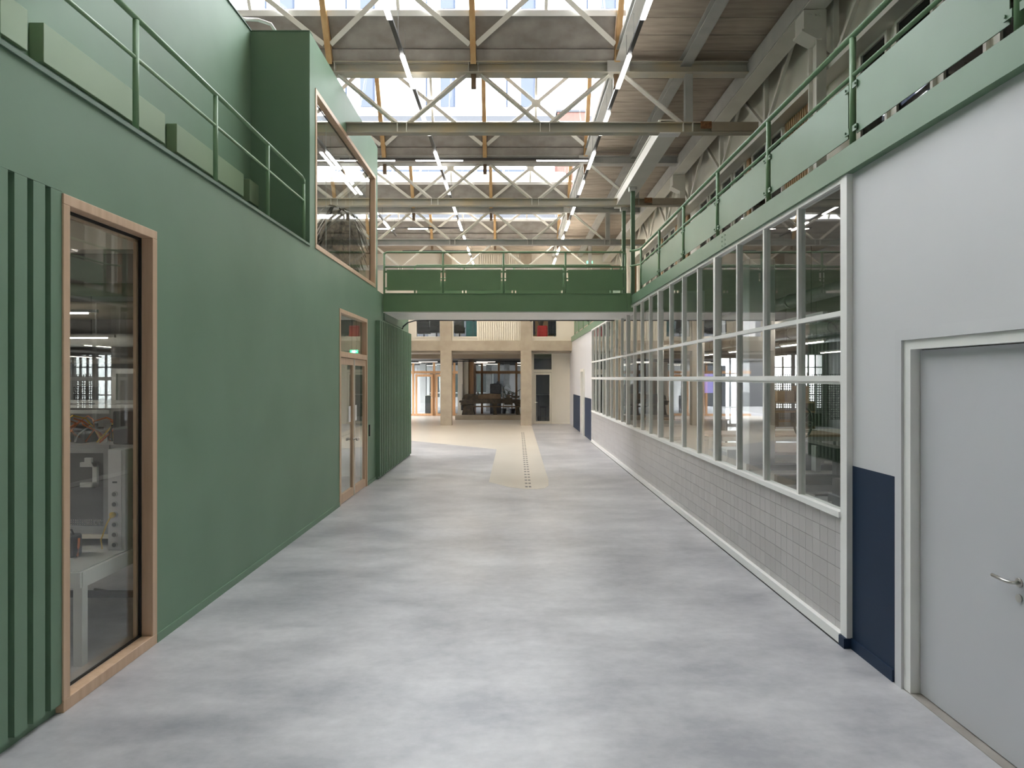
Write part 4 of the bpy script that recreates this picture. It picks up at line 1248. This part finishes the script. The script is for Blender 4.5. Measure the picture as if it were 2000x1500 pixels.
def leafy(label, x, yy, z0, h, n, spread, droop, m='leaf', pot=True, width=0.05, name='potted_palm'):
    t = thing(name, label, 'plant', (x, yy, z0))
    if pot:
        build(MB().tube([(x, yy, z0), (x, yy, z0 + 0.05), (x, yy, z0 + 0.38), (x, yy, z0 + 0.36)], 0.2, 16, [0.15, 0.16, 0.21, 0.17]), 'pot', M['charcoal'], t)
    build(MB().tube([(x, yy, z0 + 0.3), (x + 0.02, yy, z0 + h * 0.5), (x - 0.02, yy, z0 + h * 0.8)], 0.03, 8), 'trunk', M['iron_brown'], t)
    g = MB()
    for q in range(n):
        a = random.uniform(0, 2 * PI)
        b = z0 + h * random.uniform(0.45, 0.85)
        L = spread * random.uniform(0.6, 1.0)
        up = random.uniform(0.1, 0.45) * spread
        pts = []
        for s in range(6):
            u = s / 5
            pts.append(Vector((x + math.cos(a) * L * u, yy + math.sin(a) * L * u, b + up * math.sin(u * 1.9) * 1.3 - droop * u * u)))
        side = Vector((-math.sin(a), math.cos(a), 0))
        vs, fs = [], []
        for s, p in enumerate(pts):
            w_ = width * (0.35 + 1.2 * math.sin(PI * (0.12 + 0.85 * s / 5))) * 0.5
            vs += [p - side * w_, p + side * w_, p + Vector((0, 0, -0.006))]
        for s in range(5):
            o_ = s * 3
            fs += [(o_, o_ + 3, o_ + 4, o_ + 1), (o_ + 1, o_ + 4, o_ + 5, o_ + 2), (o_ + 2, o_ + 5, o_ + 3, o_)]
        g.add(vs, fs)
    o = build(g, 'foliage', M[m], t)
    return t


leafy('tall palm between the oak posts of the lobby front', -0.55, 42.0, 0.0, 2.0, 34, 0.7, 0.35)
leafy('smaller palm beside the lobby stair', 0.0, 41.3, 0.0, 1.7, 26, 0.5, 0.3)
# the plant in the upper window box: layered shaggy palm
pl = leafy('shaggy dark palm with drooping fronds behind the upper oak window', -3.86, 15.3, 4.2, 2.15, 150, 0.72, 0.8, 'straw', True, 0.085)
g = MB()
for q in range(1500):
    a = random.uniform(0, 2 * PI)
    lev = random.choice((4.75, 4.9, 5.05, 5.2, 5.35, 5.5, 5.65))
    r = 0.50 - 0.2 * abs(lev - 5.2)
    p0 = Vector((-3.86 + 0.1 * math.cos(a), 15.3 + 0.1 * math.sin(a), lev + 0.1))
    p1 = Vector((-3.86 + r * 0.7 * math.cos(a), 15.3 + r * 0.7 * math.sin(a), lev + 0.06))
    p2 = Vector((-3.86 + r * math.cos(a + 0.1), 15.3 + r * math.sin(a + 0.1), lev - random.uniform(0.1, 0.45)))
    sd = Vector((-math.sin(a), math.cos(a), 0)) * 0.028
    g.add([p0 - sd, p0 + sd, p1 - sd, p1 + sd, p2, p2 + Vector((0, 0, -0.01))], [(0, 2, 3, 1), (2, 4, 3), (2, 5, 4), (3, 4, 5)])
o = build(g, 'skirt_of_fronds', M['straw'], pl)

# single door in the end wall
ew = struct(empty('wall_end_lower', (1.9, 33.3, 0)), 'cream lower end wall round the glazed single door', 'wall')
g = MB()
wall_x(g, 33.3, 33.5, 0.92, 2.83, 0, 3.53, [(1.02, 1.98, 0, 3.50)])
g.box(0.92, 1.0, YF + 0.5, 33.3, 0, 3.53)
build(g, 'wall_face', M['cream'], ew)
boxo('skirting', 2.0, 2.83, 33.285, 33.3, 0, 0.09, M['cream_slat'], ew)
d4 = struct(empty('door_4', (1.5, 33.3, 0)), 'narrow cream framed glass door with fanlight in the end wall', 'door')
g = MB().box(1.0, 1.07, 33.27, 33.42, 0, 3.5).box(1.93, 2.0, 33.27, 33.42, 0, 3.5).box(1.07, 1.93, 33.27, 33.42, 3.42, 3.5).box(1.07, 1.93, 33.27, 33.42, 2.52, 2.66)
build(g, 'door_frame', M['cream_slat'], d4)
g = MB().box(1.075, 1.17, 33.30, 33.36, 0.01, 2.51).box(1.83, 1.925, 33.30, 33.36, 0.01, 2.51).box(1.17, 1.83, 33.30, 33.36, 2.40, 2.51).box(1.17, 1.83, 33.30, 33.36, 0.01, 0.14)
lf = build(g, 'door_leaf', M['cream_slat'], d4)
build(MB().tube([(1.12, 33.30, 1.05), (1.12, 33.24, 1.05), (1.25, 33.24, 1.05)], 0.012, 8), 'lever_handle', M['chrome'], lf)
boxo('pane', 1.17, 1.83, 33.325, 33.335, 0.14, 2.40, M['glass'], d4)
boxo('fanlight_pane', 1.07, 1.93, 33.325, 33.335, 2.66, 3.42, M['glass'], d4)
struct(build(MB().box(0.95, 1.05, 33.5, 40.0, 0, 3.45).box(0.95, 7.0, 40.0, 40.2, 0, 3.45), 'wall_back_room', M['room_dark']), 'dark walls of the room behind the glazed single door', 'wall')
t = thing('table', 'pale topped table behind the glazed single door', 'table', (1.75, 36, 0))
boxo('table_top', 1.3, 2.6, 35.5, 36.5, 1.35, 1.39, M['lightgrey'], t)
for x, yy in ((1.35, 35.55), (2.5, 35.55), (1.35, 36.4), (2.5, 36.4)):
    boxo('leg', x, x + 0.06, yy, yy + 0.06, 0, 1.35, M['charcoal'], t)
t = thing('bar_stool', 'dark stool under the pale table behind the glazed single door', 'stool', (1.6, 35.2, 0))
boxo('seat', 1.42, 1.78, 35.1, 35.45, 0.72, 0.78, M['black'], t, 0.01)
for x, yy in ((1.45, 35.13), (1.72, 35.13), (1.45, 35.4), (1.72, 35.4)):
    boxo('leg', x, x + 0.03, yy, yy + 0.03, 0, 0.72, M['black'], t)

# ------------------------------------------------------------------ workshop behind the glazed partition
we = MB()
wall_x(we, 31.4, 31.6, 2.95, 14.5, 0, 3.97, [(9.6, 10.5, 0.1, 3.2), (11.2, 12.9, 0.8, 3.35), (13.0, 14.3, 0.8, 3.35)])
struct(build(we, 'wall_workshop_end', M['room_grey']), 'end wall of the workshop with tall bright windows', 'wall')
struct(build(MB().box(8.0, 8.1, 31.6, 53.3, 0, 8.4), 'wall_lobby_side', M['room_grey']), 'side wall of the lobby toward the yard behind the workshop', 'wall')
for k, (a, b, z0, z1) in enumerate(((9.6, 10.5, 0.1, 3.2), (11.2, 12.9, 0.8, 3.35), (13.0, 14.3, 0.8, 3.35))):
    w = struct(empty('window_%d' % (70 + k), ((a + b) / 2, 31.5, z0)), 'tall bright steel framed window in the workshop end wall, %s' % ('narrow one beside the dark cabinet', 'broad one above the timber shelf', 'one behind the pale perforated screen')[k], 'window')
    n = 2 if k == 0 else 4
    for q in range(n + 1):
        x = a + (b - a) * q / n
        boxo('mullion', x - 0.035, x + 0.035, 31.42, 31.52, z0, z1, M['lightgrey'], w)
    for z in (z0, z0 + (z1 - z0) * 0.25, z0 + (z1 - z0) * 0.75, z1 - 0.05):
        boxo('rail', a, b, 31.43, 31.50, z, z + 0.05, M['lightgrey'], w)
    boxo('pane', a, b, 31.46, 31.47, z0, z1, M['glass'], w)
    portal(((a + b) / 2, 31.56, (z0 + z1) / 2), (0, -1, 0), b - a, z1 - z0)
# open the passage behind to the sky so that the windows show daylight
for k in range(5):
    yy = 9.85 + 3.61 * k
    if yy > 26:
        break
    c = tag(boxo('workshop_column', 3.42, 3.80, yy, yy + 0.38, 0, 3.97, M['white'], None, 0.01), 'square off-white column close behind the glazing of the workshop, %s from the camera' % ORD[k], 'column', 'workshop columns')
for k, (x, yy) in enumerate(((3.9, 8.6), (3.9, 12.4), (3.9, 16.2), (3.9, 20.0), (6.6, 10.5), (6.6, 14.5), (6.6, 18.5), (6.6, 22.5), (9.6, 14), (9.6, 19), (9.6, 24))):
    t = thing('workshop_lamp', 'slim white lamp tube hung in the workshop, %s in from the glazing, %s along' % ('just' if x < 5 else 'halfway' if x < 8 else 'far', ORD[k]), 'lamp', (x, yy, 3.0), 'workshop lamp tubes')
    boxo('tube', x - 0.018, x + 0.018, yy, yy + 2.2, 3.01, 3.03, M['lit_room'], t)
    boxo('housing', x - 0.03, x + 0.03, yy - 0.1, yy + 2.3, 3.03, 3.08, M['white_frame'], t)
    for q in (0.3, 1.9):
        build(MB().tube([(x, yy + q, 3.08), (x, yy + q, 3.97)], 0.004, 6), 'hanging_wire', M['housing'], t)
for k, (x, z, r, lab) in enumerate(((5.0, 3.62, 0.11, 'nearest the glazing'), (8.2, 3.55, 0.15, 'in the middle of the workshop'), (11.0, 3.6, 0.12, 'along the outer wall'))):
    g = MB().tube([(x, 6.5, z), (x, 31.3, z)], r, 14)
    for q in range(9):
        g.tube([(x, 7 + 2.6 * q, z), (x, 7.05 + 2.6 * q, z)], r + 0.02, 14)
    tag(build(g, 'ventilation_duct', M['metal'], smooth=True), 'round metal ventilation duct under the workshop soffit ' + lab, 'duct')
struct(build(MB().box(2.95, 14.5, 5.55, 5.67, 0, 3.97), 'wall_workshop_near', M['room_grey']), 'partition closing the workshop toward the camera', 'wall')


def bench(label, x0, x1, y0, y1, z, top, leg, group=None, name='workbench', shelf=True):
    t = thing(name, label, 'workbench', ((x0 + x1) / 2, (y0 + y1) / 2, 0), group)
    boxo('table_top', x0, x1, y0, y1, z - 0.05, z, top, t, 0.004)
    for x in (x0 + 0.04, x1 - 0.1):
        for yy in (y0 + 0.04, y1 - 0.1):
            boxo('leg', x, x + 0.06, yy, yy + 0.06, 0, z - 0.05, leg, t)
    boxo('apron', x0 + 0.04, x1 - 0.04, y0 + 0.05, y0 + 0.07, z - 0.16, z - 0.05, leg, t)
    if shelf:
        boxo('shelf', x0 + 0.06, x1 - 0.06, y0 + 0.08, y1 - 0.08, 0.22, 0.25, leg, t)
    return t


# milling machine by the glass
mm = thing('milling_table', 'long grey and black gantry milling table close behind the glazing', 'machine', (4.6, 9.0, 0))
boxo('bed', 3.35, 6.2, 8.7, 9.7, 0.80, 0.94, M['metal'], mm, 0.01)
boxo('guide_rail', 3.35, 6.2, 8.62, 8.72, 0.90, 1.02, M['black'], mm)
boxo('guide_rail', 3.35, 6.2, 9.66, 9.76, 0.90, 1.02, M['black'], mm)
boxo('front_beam', 3.35, 6.2, 8.56, 8.62, 0.55, 0.78, M['charcoal'], mm)
for x in (3.5, 4.8, 6.0):
    for yy in (8.72, 9.6):
        boxo('leg', x - 0.05, x + 0.05, yy - 0.05, yy + 0.05, 0, 0.80, M['charcoal'], mm)
boxo('gantry_post', 4.1, 4.25, 8.62, 8.74, 1.02, 1.32, M['charcoal'], mm)
boxo('gantry_post', 4.1, 4.25, 9.64, 9.76, 1.02, 1.32, M['charcoal'], mm)
boxo('gantry_beam', 4.08, 4.27, 8.6, 9.78, 1.20, 1.36, M['black'], mm)
boxo('spindle', 4.05, 4.12, 9.1, 9.24, 1.0, 1.34, M['lightgrey'], mm)
boxo('motor_box', 3.5, 3.75, 8.45, 8.62, 0.62, 0.80, M['lightgrey'], mm)
bench('grey metal bench with tools directly behind the glazing end post', 3.05, 3.75, 5.9, 7.9, 0.88, M['metal'], M['charcoal'])
t = thing('vise_block', 'dark machine vise block on the grey bench by the glazing', 'tool', (3.4, 6.95, 0.88))
boxo('body', 3.28, 3.52, 6.8, 7.1, 0.88, 1.06, M['charcoal'], t, 0.01)
boxo('jaw', 3.30, 3.50, 6.86, 7.04, 1.06, 1.22, M['black'], t)
build(MB().tube([(3.25, 6.95, 0.98), (3.10, 6.95, 0.98)], 0.015, 8), 'screw', M['chrome'], t)
hp = [(3.2 + 0.02 * math.sin(q), 6.35 + 0.035 * q, 0.90 + 0.26 * math.sin(q / 9 * PI)) for q in range(10)]
tag(build(MB().tube(hp, 0.012, 8), 'copper_hose', M['copper'], smooth=True), 'arched copper coloured hose on the bench by the glazing', 'hose')
t = thing('tool_case', 'flat light grey tool case on the grey bench next to the end post', 'case', (3.3, 6.05, 0.88))
boxo('body', 3.08, 3.6, 5.92, 6.25, 0.88, 1.03, M['lightgrey'], t, 0.01)
boxo('lid_seam', 3.075, 3.605, 5.915, 6.255, 0.975, 0.982, M['charcoal'], t)
t = thing('cabinet', 'white low storage cabinet behind the glazing next to a column', 'cabinet', (3.52, 10.9, 0))
boxo('body', 3.32, 3.62, 10.55, 11.05, 0, 1.14, M['white_frame'], t, 0.006)
boxo('door', 3.315, 3.33, 10.57, 11.03, 0.05, 1.10, M['white'], t)
bench('brown topped workbench in the middle of the workshop', 4.2, 6.4, 12.2, 14.0, 0.92, M['brown_top'], M['lightgrey'])
bench('long brown topped workbench farther into the workshop', 4.6, 7.8, 16.0, 17.2, 0.92, M['brown_top'], M['lightgrey'])
bench('white topped table by the outer windows of the workshop', 6.4, 9.2, 18.0, 19.4, 0.80, M['white_frame'], M['metal'])
bench('brown bench along the far part of the workshop', 4.4, 7.0, 22.0, 23.2, 0.92, M['brown_top'], M['charcoal'])
for k, (x, yy, z) in enumerate(((6.2, 16.6, 0.92), (7.1, 16.7, 0.92), (8.2, 18.7, 0.80))):
    t = thing('monitor', 'flat dark monitor on a bench of the workshop, %s from the glazing' % ORD[k], 'monitor', (x, yy, z), 'workshop monitors')
    boxo('screen', x - 0.28, x + 0.28, yy - 0.02, yy + 0.02, z + 0.14, z + 0.48, M['black'], t, 0.006)
    boxo('neck', x - 0.03, x + 0.03, yy + 0.02, yy + 0.05, z + 0.02, z + 0.3, M['charcoal'], t)
    boxo('foot', x - 0.12, x + 0.12, yy - 0.08, yy + 0.1, z, z + 0.02, M['charcoal'], t)
t = thing('tall_cabinet', 'dark tall cabinet with violet lit screen in the workshop', 'cabinet', (7.4, 25, 0))
boxo('body', 6.6, 7.8, 24.9, 25.6, 0, 2.7, M['black'], t, 0.02)
boxo('screen', 6.8, 7.6, 24.88, 24.9, 1.7, 2.4, M['screen_blue'], t)
t = thing('timber_shelf', 'brown timber shelf stacked with boards under the broad workshop window', 'shelf', (9.0, 22, 0))
for q in range(5):
    boxo('shelf_board', 8.3, 9.6, 21.6, 22.4, 0.25 + 0.3 * q, 0.29 + 0.3 * q, M['cardboard'], t)
for x in (8.3, 9.56):
    boxo('side', x, x + 0.04, 21.6, 22.4, 0, 1.5, M['iron_brown'], t)
for k, (x, yy, w_, h_, lab) in enumerate(((8.75, 22.0, 0.55, 0.35, 'on the timber shelf, toward the glazing'), (9.3, 22.0, 0.4, 0.5, 'on the timber shelf, toward the outer wall'))):
    t = thing('carton', 'brown cardboard carton ' + lab, 'carton', (x, yy, 1.49))
    boxo('body', x - w_ / 2, x + w_ / 2, yy - 0.2, yy + 0.2, 1.49, 1.49 + h_, M['cardboard'], t, 0.005)
    boxo('tape', x - 0.03, x + 0.03, yy - 0.202, yy + 0.202, 1.49 + 0.01, 1.492 + h_, M['brown_top'], t)
# bicycle wheel on a stand
bwl = thing('bicycle_wheel', 'black bicycle wheel clamped upright in the workshop', 'wheel', (6.1, 14.3, 0.92))
rim = [(6.1 + 0.0, 14.3 + 0.32 * math.cos(q * PI / 14), 1.40 + 0.32 * math.sin(q * PI / 14)) for q in range(29)]
rim = [(6.1 + 0.32 * math.cos(q * PI / 14) * 0.8, 14.3 + 0.32 * math.cos(q * PI / 14) * 0.5, 1.32 + 0.32 * math.sin(q * PI / 14)) for q in range(29)]
build(MB().tube(rim, 0.022, 8), 'tyre', M['black'], bwl, smooth=True)
g = MB()
for q in range(0, 28, 3):
    g.tube([(6.1, 14.3, 1.32), rim[q]], 0.003, 4)
build(g, 'spokes', M['chrome'], bwl)
build(MB().tube([(6.08, 14.26, 1.32), (6.12, 14.34, 1.32)], 0.03, 10), 'hub', M['chrome'], bwl)
build(MB().bar((6.1, 14.3, 0.0), (6.1, 14.3, 1.3), 0.04, 0.04).box(5.8, 6.4, 14.1, 14.5, 0, 0.03), 'stand', M['charcoal'], bwl)
t = thing('perforated_screen', 'pale perforated metal screen in front of the workshop windows', 'screen', (11.6, 27, 0))
boxo('sheet', 10.2, 13.2, 27.0, 27.01, 0.6, 2.4, M['perf_white'], t)
for x in (10.2, 11.7, 13.2):
    boxo('post', x - 0.03, x + 0.03, 26.98, 27.04, 0, 2.45, M['metal'], t)

# ------------------------------------------------------------------ test room behind the oak window
struct(build(MB().box(-8.6, XL - 0.14, 2.2, 2.35, 0, 3.98), 'wall_test_room_near', M['room_grey']), 'partition closing the test room toward the camera', 'wall')
struct(build(MB().box(-8.6, -4.6, 10.4, 10.55, 0, 3.98), 'wall_test_room', M['room_grey']), 'partition between the test room and the room behind the double door', 'wall')
struct(build(MB().box(-8.6, XL - 0.14, 15.6, 15.75, 0, 3.98), 'wall_door_room', M['cream']), 'cream end wall of the room behind the oak double door', 'wall')
w = struct(empty('window_9', (-8.7, 13, 0.9)), 'blue lit outside window at the back of the test room', 'window')
for q in (12.3, 12.8, 13.3, 13.76):
    boxo('mullion', -8.72, -8.64, q, q + 0.05, 0.9, 2.6, M['lightgrey'], w)
boxo('rail', -8.72, -8.64, 12.3, 13.8, 1.75, 1.80, M['lightgrey'], w)
boxo('pane', -8.69, -8.68, 12.3, 13.8, 0.9, 2.6, M['glass'], w)
for k, (yy, z) in enumerate(((6.9, 3.55), (8.4, 3.4), (9.6, 3.5))):
    tag(boxo('ceiling_beam', -8.5, -3.2, yy, yy + 0.25, z, 3.98, M['duct'] if k != 1 else M['soffit']), 'beige beam under the soffit of the test room, %s from the oak window' % ORD[k], 'beam')
for k, (yy, z, r) in enumerate(((6.2, 3.05, 0.06), (7.6, 3.0, 0.10), (9.1, 2.75, 0.09), (9.9, 2.5, 0.05))):
    tag(build(MB().tube([(-8.5, yy, z), (-3.25, yy, z)], r, 12), 'service_pipe', M['duct'] if k != 2 else M['lightgrey'], smooth=True), 'horizontal beige service pipe in the test room, %s from the oak window' % ORD[k], 'pipe')
for k, (yy, z, a, b) in enumerate(((7.0, 2.92, -6.2, -4.35), (8.6, 2.76, -6.2, -5.1), (12.6, 2.9, -6.0, -4.4))):
    t = thing('test_room_lamp', 'slim lamp tube %s' % ('across the test room close to the oak window', 'across the test room, deeper in', 'in the room behind the oak double door')[k], 'lamp', ((a + b) / 2, yy, z))
    boxo('tube', a, b, yy - 0.012, yy + 0.012, z - 0.015, z, M['lit_room'], t)
    boxo('housing', a - 0.1, b + 0.1, yy - 0.02, yy + 0.02, z, z + 0.03, M['white_frame'], t)
    for q in (a + 0.2, b - 0.2):
        build(MB().tube([(q, yy, z + 0.04), (q, yy, 3.98)], 0.004, 6), 'hanging_wire', M['housing'], t)

tb = thing('test_bench', 'white framed test bench behind the oak window', 'workbench', (-3.9, 6.0, 0))
boxo('table_top', -4.7, -3.36, 5.3, 6.75, 0.70, 0.75, M['lightgrey'], tb, 0.004)
boxo('front_rail', -4.7, -3.34, 5.28, 5.32, 0.62, 0.74, M['white_frame'], tb)
boxo('side_rail', -3.38, -3.33, 5.3, 6.75, 0.62, 0.74, M['white_frame'], tb)
for x, yy in ((-3.42, 6.66), (-3.42, 5.32), (-4.66, 6.66), (-4.66, 5.32)):
    boxo('leg', x, x + 0.07, yy, yy + 0.07, 0.0, 0.70, M['white_frame'], tb)
boxo('rear_shelf', -4.7, -3.36, 6.07, 6.75, 0.82, 0.858, M['cream_slat'], tb)
boxo('floor_rail', -4.6, -3.42, 6.68, 6.72, 0.10, 0.16, M['charcoal'], tb)
tk = thing('socket_trunking', 'upright pale socket trunking with six outlets on the test bench', 'trunking', (-3.44, 5.95, 0.75))
boxo('box', -3.515, -3.365, 5.94, 6.06, 0.75, 1.63, M['lightgrey'], tk, 0.004)
boxo('front_plate', -3.51, -3.395, 5.932, 5.94, 0.76, 1.62, M['white'], tk)
sx = -3.452
for k, z in enumerate((0.80, 0.888, 0.976, 1.064, 1.152, 1.24)):
    g = MB().tube([(sx, 5.932, z), (sx, 5.922, z)], 0.026, 16)
    s_ = build(g, 'socket', M['lightgrey'], tk)
    build(MB().tube([(sx, 5.9215, z), (sx, 5.9205, z)], 0.019, 14), 'socket_well', M['charcoal'], s_)
boxo('rating_plate', sx - 0.02, sx + 0.02, 5.930, 5.932, 1.335, 1.35, M['charcoal'], tk)
tag(build(MB().tube([(sx + 0.0, 5.92, 1.064), (sx + 0.0, 5.885, 1.066), (sx - 0.01, 5.875, 1.066)], 0.024, 14, [0.022, 0.026, 0.016]).tube([(sx, 5.88, 1.06), (sx - 0.03, 5.87, 1.0), (sx - 0.10, 5.9, 0.85), (sx - 0.12, 5.95, 0.76)], 0.006, 8), 'yellow_plug', M['yellow'], smooth=True), 'yellow plug with its lead in a socket of the trunking', 'plug')
ps = thing('perforated_cabinet', 'grey perforated cabinet front on the test bench', 'cabinet', (-3.9, 6.3, 0.9))
boxo('perforated_sheet', -4.72, -3.62, 6.10, 6.104, 0.93, 1.58, M['perf_dark'], ps)
for x in (-4.74, -3.64):
    boxo('side_rail', x, x + 0.05, 6.08, 6.13, 0.86, 1.62, M['metal'], ps)
boxo('top_rail', -4.74, -3.59, 6.08, 6.13, 1.58, 1.62, M['metal'], ps)
boxo('bottom_rail', -4.74, -3.59, 6.08, 6.13, 0.86, 0.93, M['metal'], ps)
boxo('rear_panel', -4.72, -3.62, 6.5, 6.52, 0.9, 1.6, M['room_dark'], ps)
boxo('side_shelf', -3.6, -3.33, 6.12, 6.5, 1.61, 1.65, M['metal'], ps)
g = MB().box(-3.83, -3.68, 6.05, 6.08, 1.46, 1.50).box(-3.83, -3.68, 6.05, 6.08, 1.28, 1.32).box(-3.72, -3.68, 6.05, 6.08, 1.28, 1.50).box(-3.79, -3.73, 6.05, 6.08, 1.50, 1.54)
tag(build(g, 'clamp_bracket', M['lightgrey']), 'pale C shaped clamp bracket on the perforated cabinet', 'bracket')
ct = thing('cable_tray', 'wide cable tray full of wires above the perforated cabinet', 'tray', (-4.1, 6.6, 1.62))
boxo('tray_base', -4.75, -3.6, 6.10, 6.75, 1.62, 1.65, M['metal'], ct)
boxo('top_rail', -4.75, -3.6, 6.10, 6.13, 1.93, 1.96, M['lightgrey'], ct)
boxo('top_rail', -4.75, -3.6, 6.72, 6.75, 2.00, 2.03, M['lightgrey'], ct)
for k in range(5):
    boxo('module', -4.68 + 0.16 * k, -4.58 + 0.16 * k, 6.3, 6.5, 1.65, 1.80 + 0.02 * (k % 3), M['lightgrey'] if k % 2 else M['charcoal'], ct)
for k in range(22):
    x = -4.65 + random.random() * 0.95
    a = random.uniform(0.15, 0.4)
    z = random.uniform(0.15, 0.27)
    pts = [(x + a * (q / 6), 6.2 + 0.2 * random.random(), 1.66 + z * math.sin(q / 6 * PI)) for q in range(7)]
    build(MB().tube(pts, 0.007, 5), 'wire', M[random.choice(('orange', 'black', 'lightgrey', 'copper', 'yellow', 'orange'))], ct)
tag(boxo('black_case', -3.58, -3.34, 6.12, 6.5, 1.655, 1.95, M['black'], None, 0.008), 'black electronics case at the end of the cable tray', 'case')
us = thing('upper_shelf', 'pale shelf carrying monitors deeper in the test room', 'shelf', (-5.4, 8.2, 0))
boxo('shelf_board', -6.6, -4.2, 7.9, 8.5, 1.90, 1.94, M['lightgrey'], us)
for x in (-6.5, -4.25):
    boxo('post', x, x + 0.05, 8.3, 8.35, 0, 2.6, M['lightgrey'], us)
boxo('stool_back', -4.75, -4.7, 8.1, 8.14, 1.94, 2.35, M['lightgrey'], us)
boxo('stool_back', -4.45, -4.4, 8.1, 8.14, 1.94, 2.35, M['lightgrey'], us)
boxo('stool_top', -4.75, -4.4, 8.1, 8.14, 2.30, 2.36, M['lightgrey'], us)
for k, (x, w_) in enumerate(((-5.35, 0.32), (-4.98, 0.30), (-4.32, 0.22))):
    t = thing('monitor', 'black screen on the pale shelf of the test room, %s along it' % ORD[k], 'monitor', (x, 8.0, 1.94), 'test room monitors')
    boxo('screen', x - w_ / 2, x + w_ / 2, 7.98, 8.01, 1.97, 2.15, M['black'], t, 0.005)
    boxo('foot', x - 0.06, x + 0.06, 7.95, 8.06, 1.94, 1.97, M['charcoal'], t)
t = thing('parts_rack', 'open rack with small brown parts deeper in the test room', 'rack', (-4.8, 8.9, 0))
for q in range(4):
    boxo('rack_shelf', -6.4, -4.1, 8.7, 9.1, 0.5 + 0.45 * q, 0.53 + 0.45 * q, M['metal'], t)
for x in (-6.4, -4.15):
    boxo('upright', x, x + 0.05, 8.7, 9.1, 0, 2.2, M['metal'], t)
for q in range(12):
    x = -6.3 + 0.17 * q
    boxo('parts_bin', x, x + 0.13, 8.72, 8.9, 1.43, 1.43 + random.uniform(0.1, 0.2), M[random.choice(('cardboard', 'charcoal', 'iron_brown'))], t)
t = thing('tool_bag', 'small black tool bag with handle on the test bench', 'bag', (-3.78, 5.75, 0.75))
boxo('body', -3.83, -3.66, 5.68, 5.82, 0.75, 0.93, M['black'], t, 0.012)
build(MB().tube([(-3.80, 5.75, 0.92), (-3.78, 5.75, 0.97), (-3.71, 5.75, 0.97), (-3.69, 5.75, 0.92)], 0.008, 6), 'handle', M['black'], t)
tag(build(MB().tube([(-3.64, 5.72, 0.757), (-3.60, 5.66, 0.78), (-3.62, 5.70, 0.84), (-3.64, 5.74, 0.90)], 0.010, 8), 'pliers', M['orange'], smooth=True), 'orange handled tool leaning on the black tool bag', 'tool')
tag(build(MB().tube([(-4.4, 7.2, 0.02), (-3.9, 7.0, 0.02), (-3.6, 7.15, 0.02), (-3.2, 7.1, 0.02)], 0.014, 8), 'floor_cable', M['black'], smooth=True), 'black cable lying on the floor under the test bench', 'cable')
t = thing('test_room_lamp', 'added unseen fill lamp tube across the test room above the bench', 'lamp', (-5.6, 5.0, 3.2))  # extra fill lamp, added outside the window's sightline to brighten the bench
boxo('tube', -6.4, -4.9, 4.98, 5.02, 3.17, 3.2, M['fill_test'], t)
boxo('housing', -6.5, -4.8, 4.97, 5.03, 3.2, 3.24, M['white_frame'], t)
for q in (-6.2, -5.1):
    build(MB().tube([(q, 5.0, 3.24), (q, 5.0, 3.98)], 0.004, 6), 'hanging_wire', M['housing'], t)
# furniture behind the double door
t = thing('notice_board', 'cream board on a stand behind the oak double door', 'board', (-4.6, 14.6, 0))
boxo('board', -5.2, -4.2, 14.6, 14.64, 1.0, 2.2, M['white_frame'], t)
for x in (-5.1, -4.3):
    boxo('leg', x, x + 0.04, 14.6, 14.64, 0, 1.0, M['metal'], t)

# ------------------------------------------------------------------ outside, seen through the roof glazing
ap = thing('apartment_building', 'pale tall building with blue windows seen through the roof glazing', 'building', (0, 72, 0))
build(MB().box(-70, 70, 75, 90, -0.1, 50), 'wall', M['facade'], ap)
build(MB().box(-70, 70, 74.9, 75, 28.6, 31.0), 'balcony_band', M['facade_band'], ap)
for k in range(-7, 8):
    xw = -7.85 + 8.83 * k
    for z0 in (32.0, 37.4, 42.8):
        if abs(xw) > 46:
            continue
        w = empty('window', (xw, 74.9, z0))
        w.parent = ap
        w.location = Vector((xw, 74.9, z0)) - wpos(ap)
        boxo('blue_panel', xw, xw + 1.45, 74.9, 75.0, z0, z0 + 4.6, M['facade_glass'], w)
        g = MB().box(xw + 1.45, xw + 1.62, 74.86, 75, z0, z0 + 4.6).box(xw - 1.62, xw - 1.45, 74.86, 75, z0, z0 + 4.6).box(xw - 1.45, xw, 74.86, 75, z0 + 3.35, z0 + 3.5)
        build(g, 'window_frame', M['facade_dark'], w)
lb = thing('low_building', 'low building with solar panels on its roof outside the glazing', 'building', (0, 60, 0))
build(MB().box(-40, 3.8, 56, 70, -0.1, 18.4), 'wall', M['facade_band'], lb)
for k in range(12):
    x = -26 + 2.4 * k
    build(MB().bar((x + 0.05, 57.0, 19.0), (x + 0.05, 59.4, 20.3), 2.2, 0.06), 'solar_panel', M['solar'], lb)
    boxo('panel_stand', x - 0.9, x - 0.8, 57.2, 59.2, 18.4, 19.1, M['solar_frame'], lb)
g = MB()
for k in range(30):
    g.box(-30 + 1.1 * k, -29.95 + 1.1 * k, 56.2, 56.25, 18.4, 19.4)
g.box(-30, 3.5, 56.2, 56.25, 19.35, 19.4)
build(g, 'roof_guard', M['solar_frame'], lb)
bk = thing('brick_stair_tower', 'red brick tower block beside the solar panel roof', 'building', (5, 60, 0))
build(MB().box(4.0, 6.6, 60, 64, -0.1, 25.6), 'wall', M['brick'], bk)
boxo('parapet', 3.9, 6.7, 59.9, 64.1, 25.6, 25.8, M['facade_band'], bk)
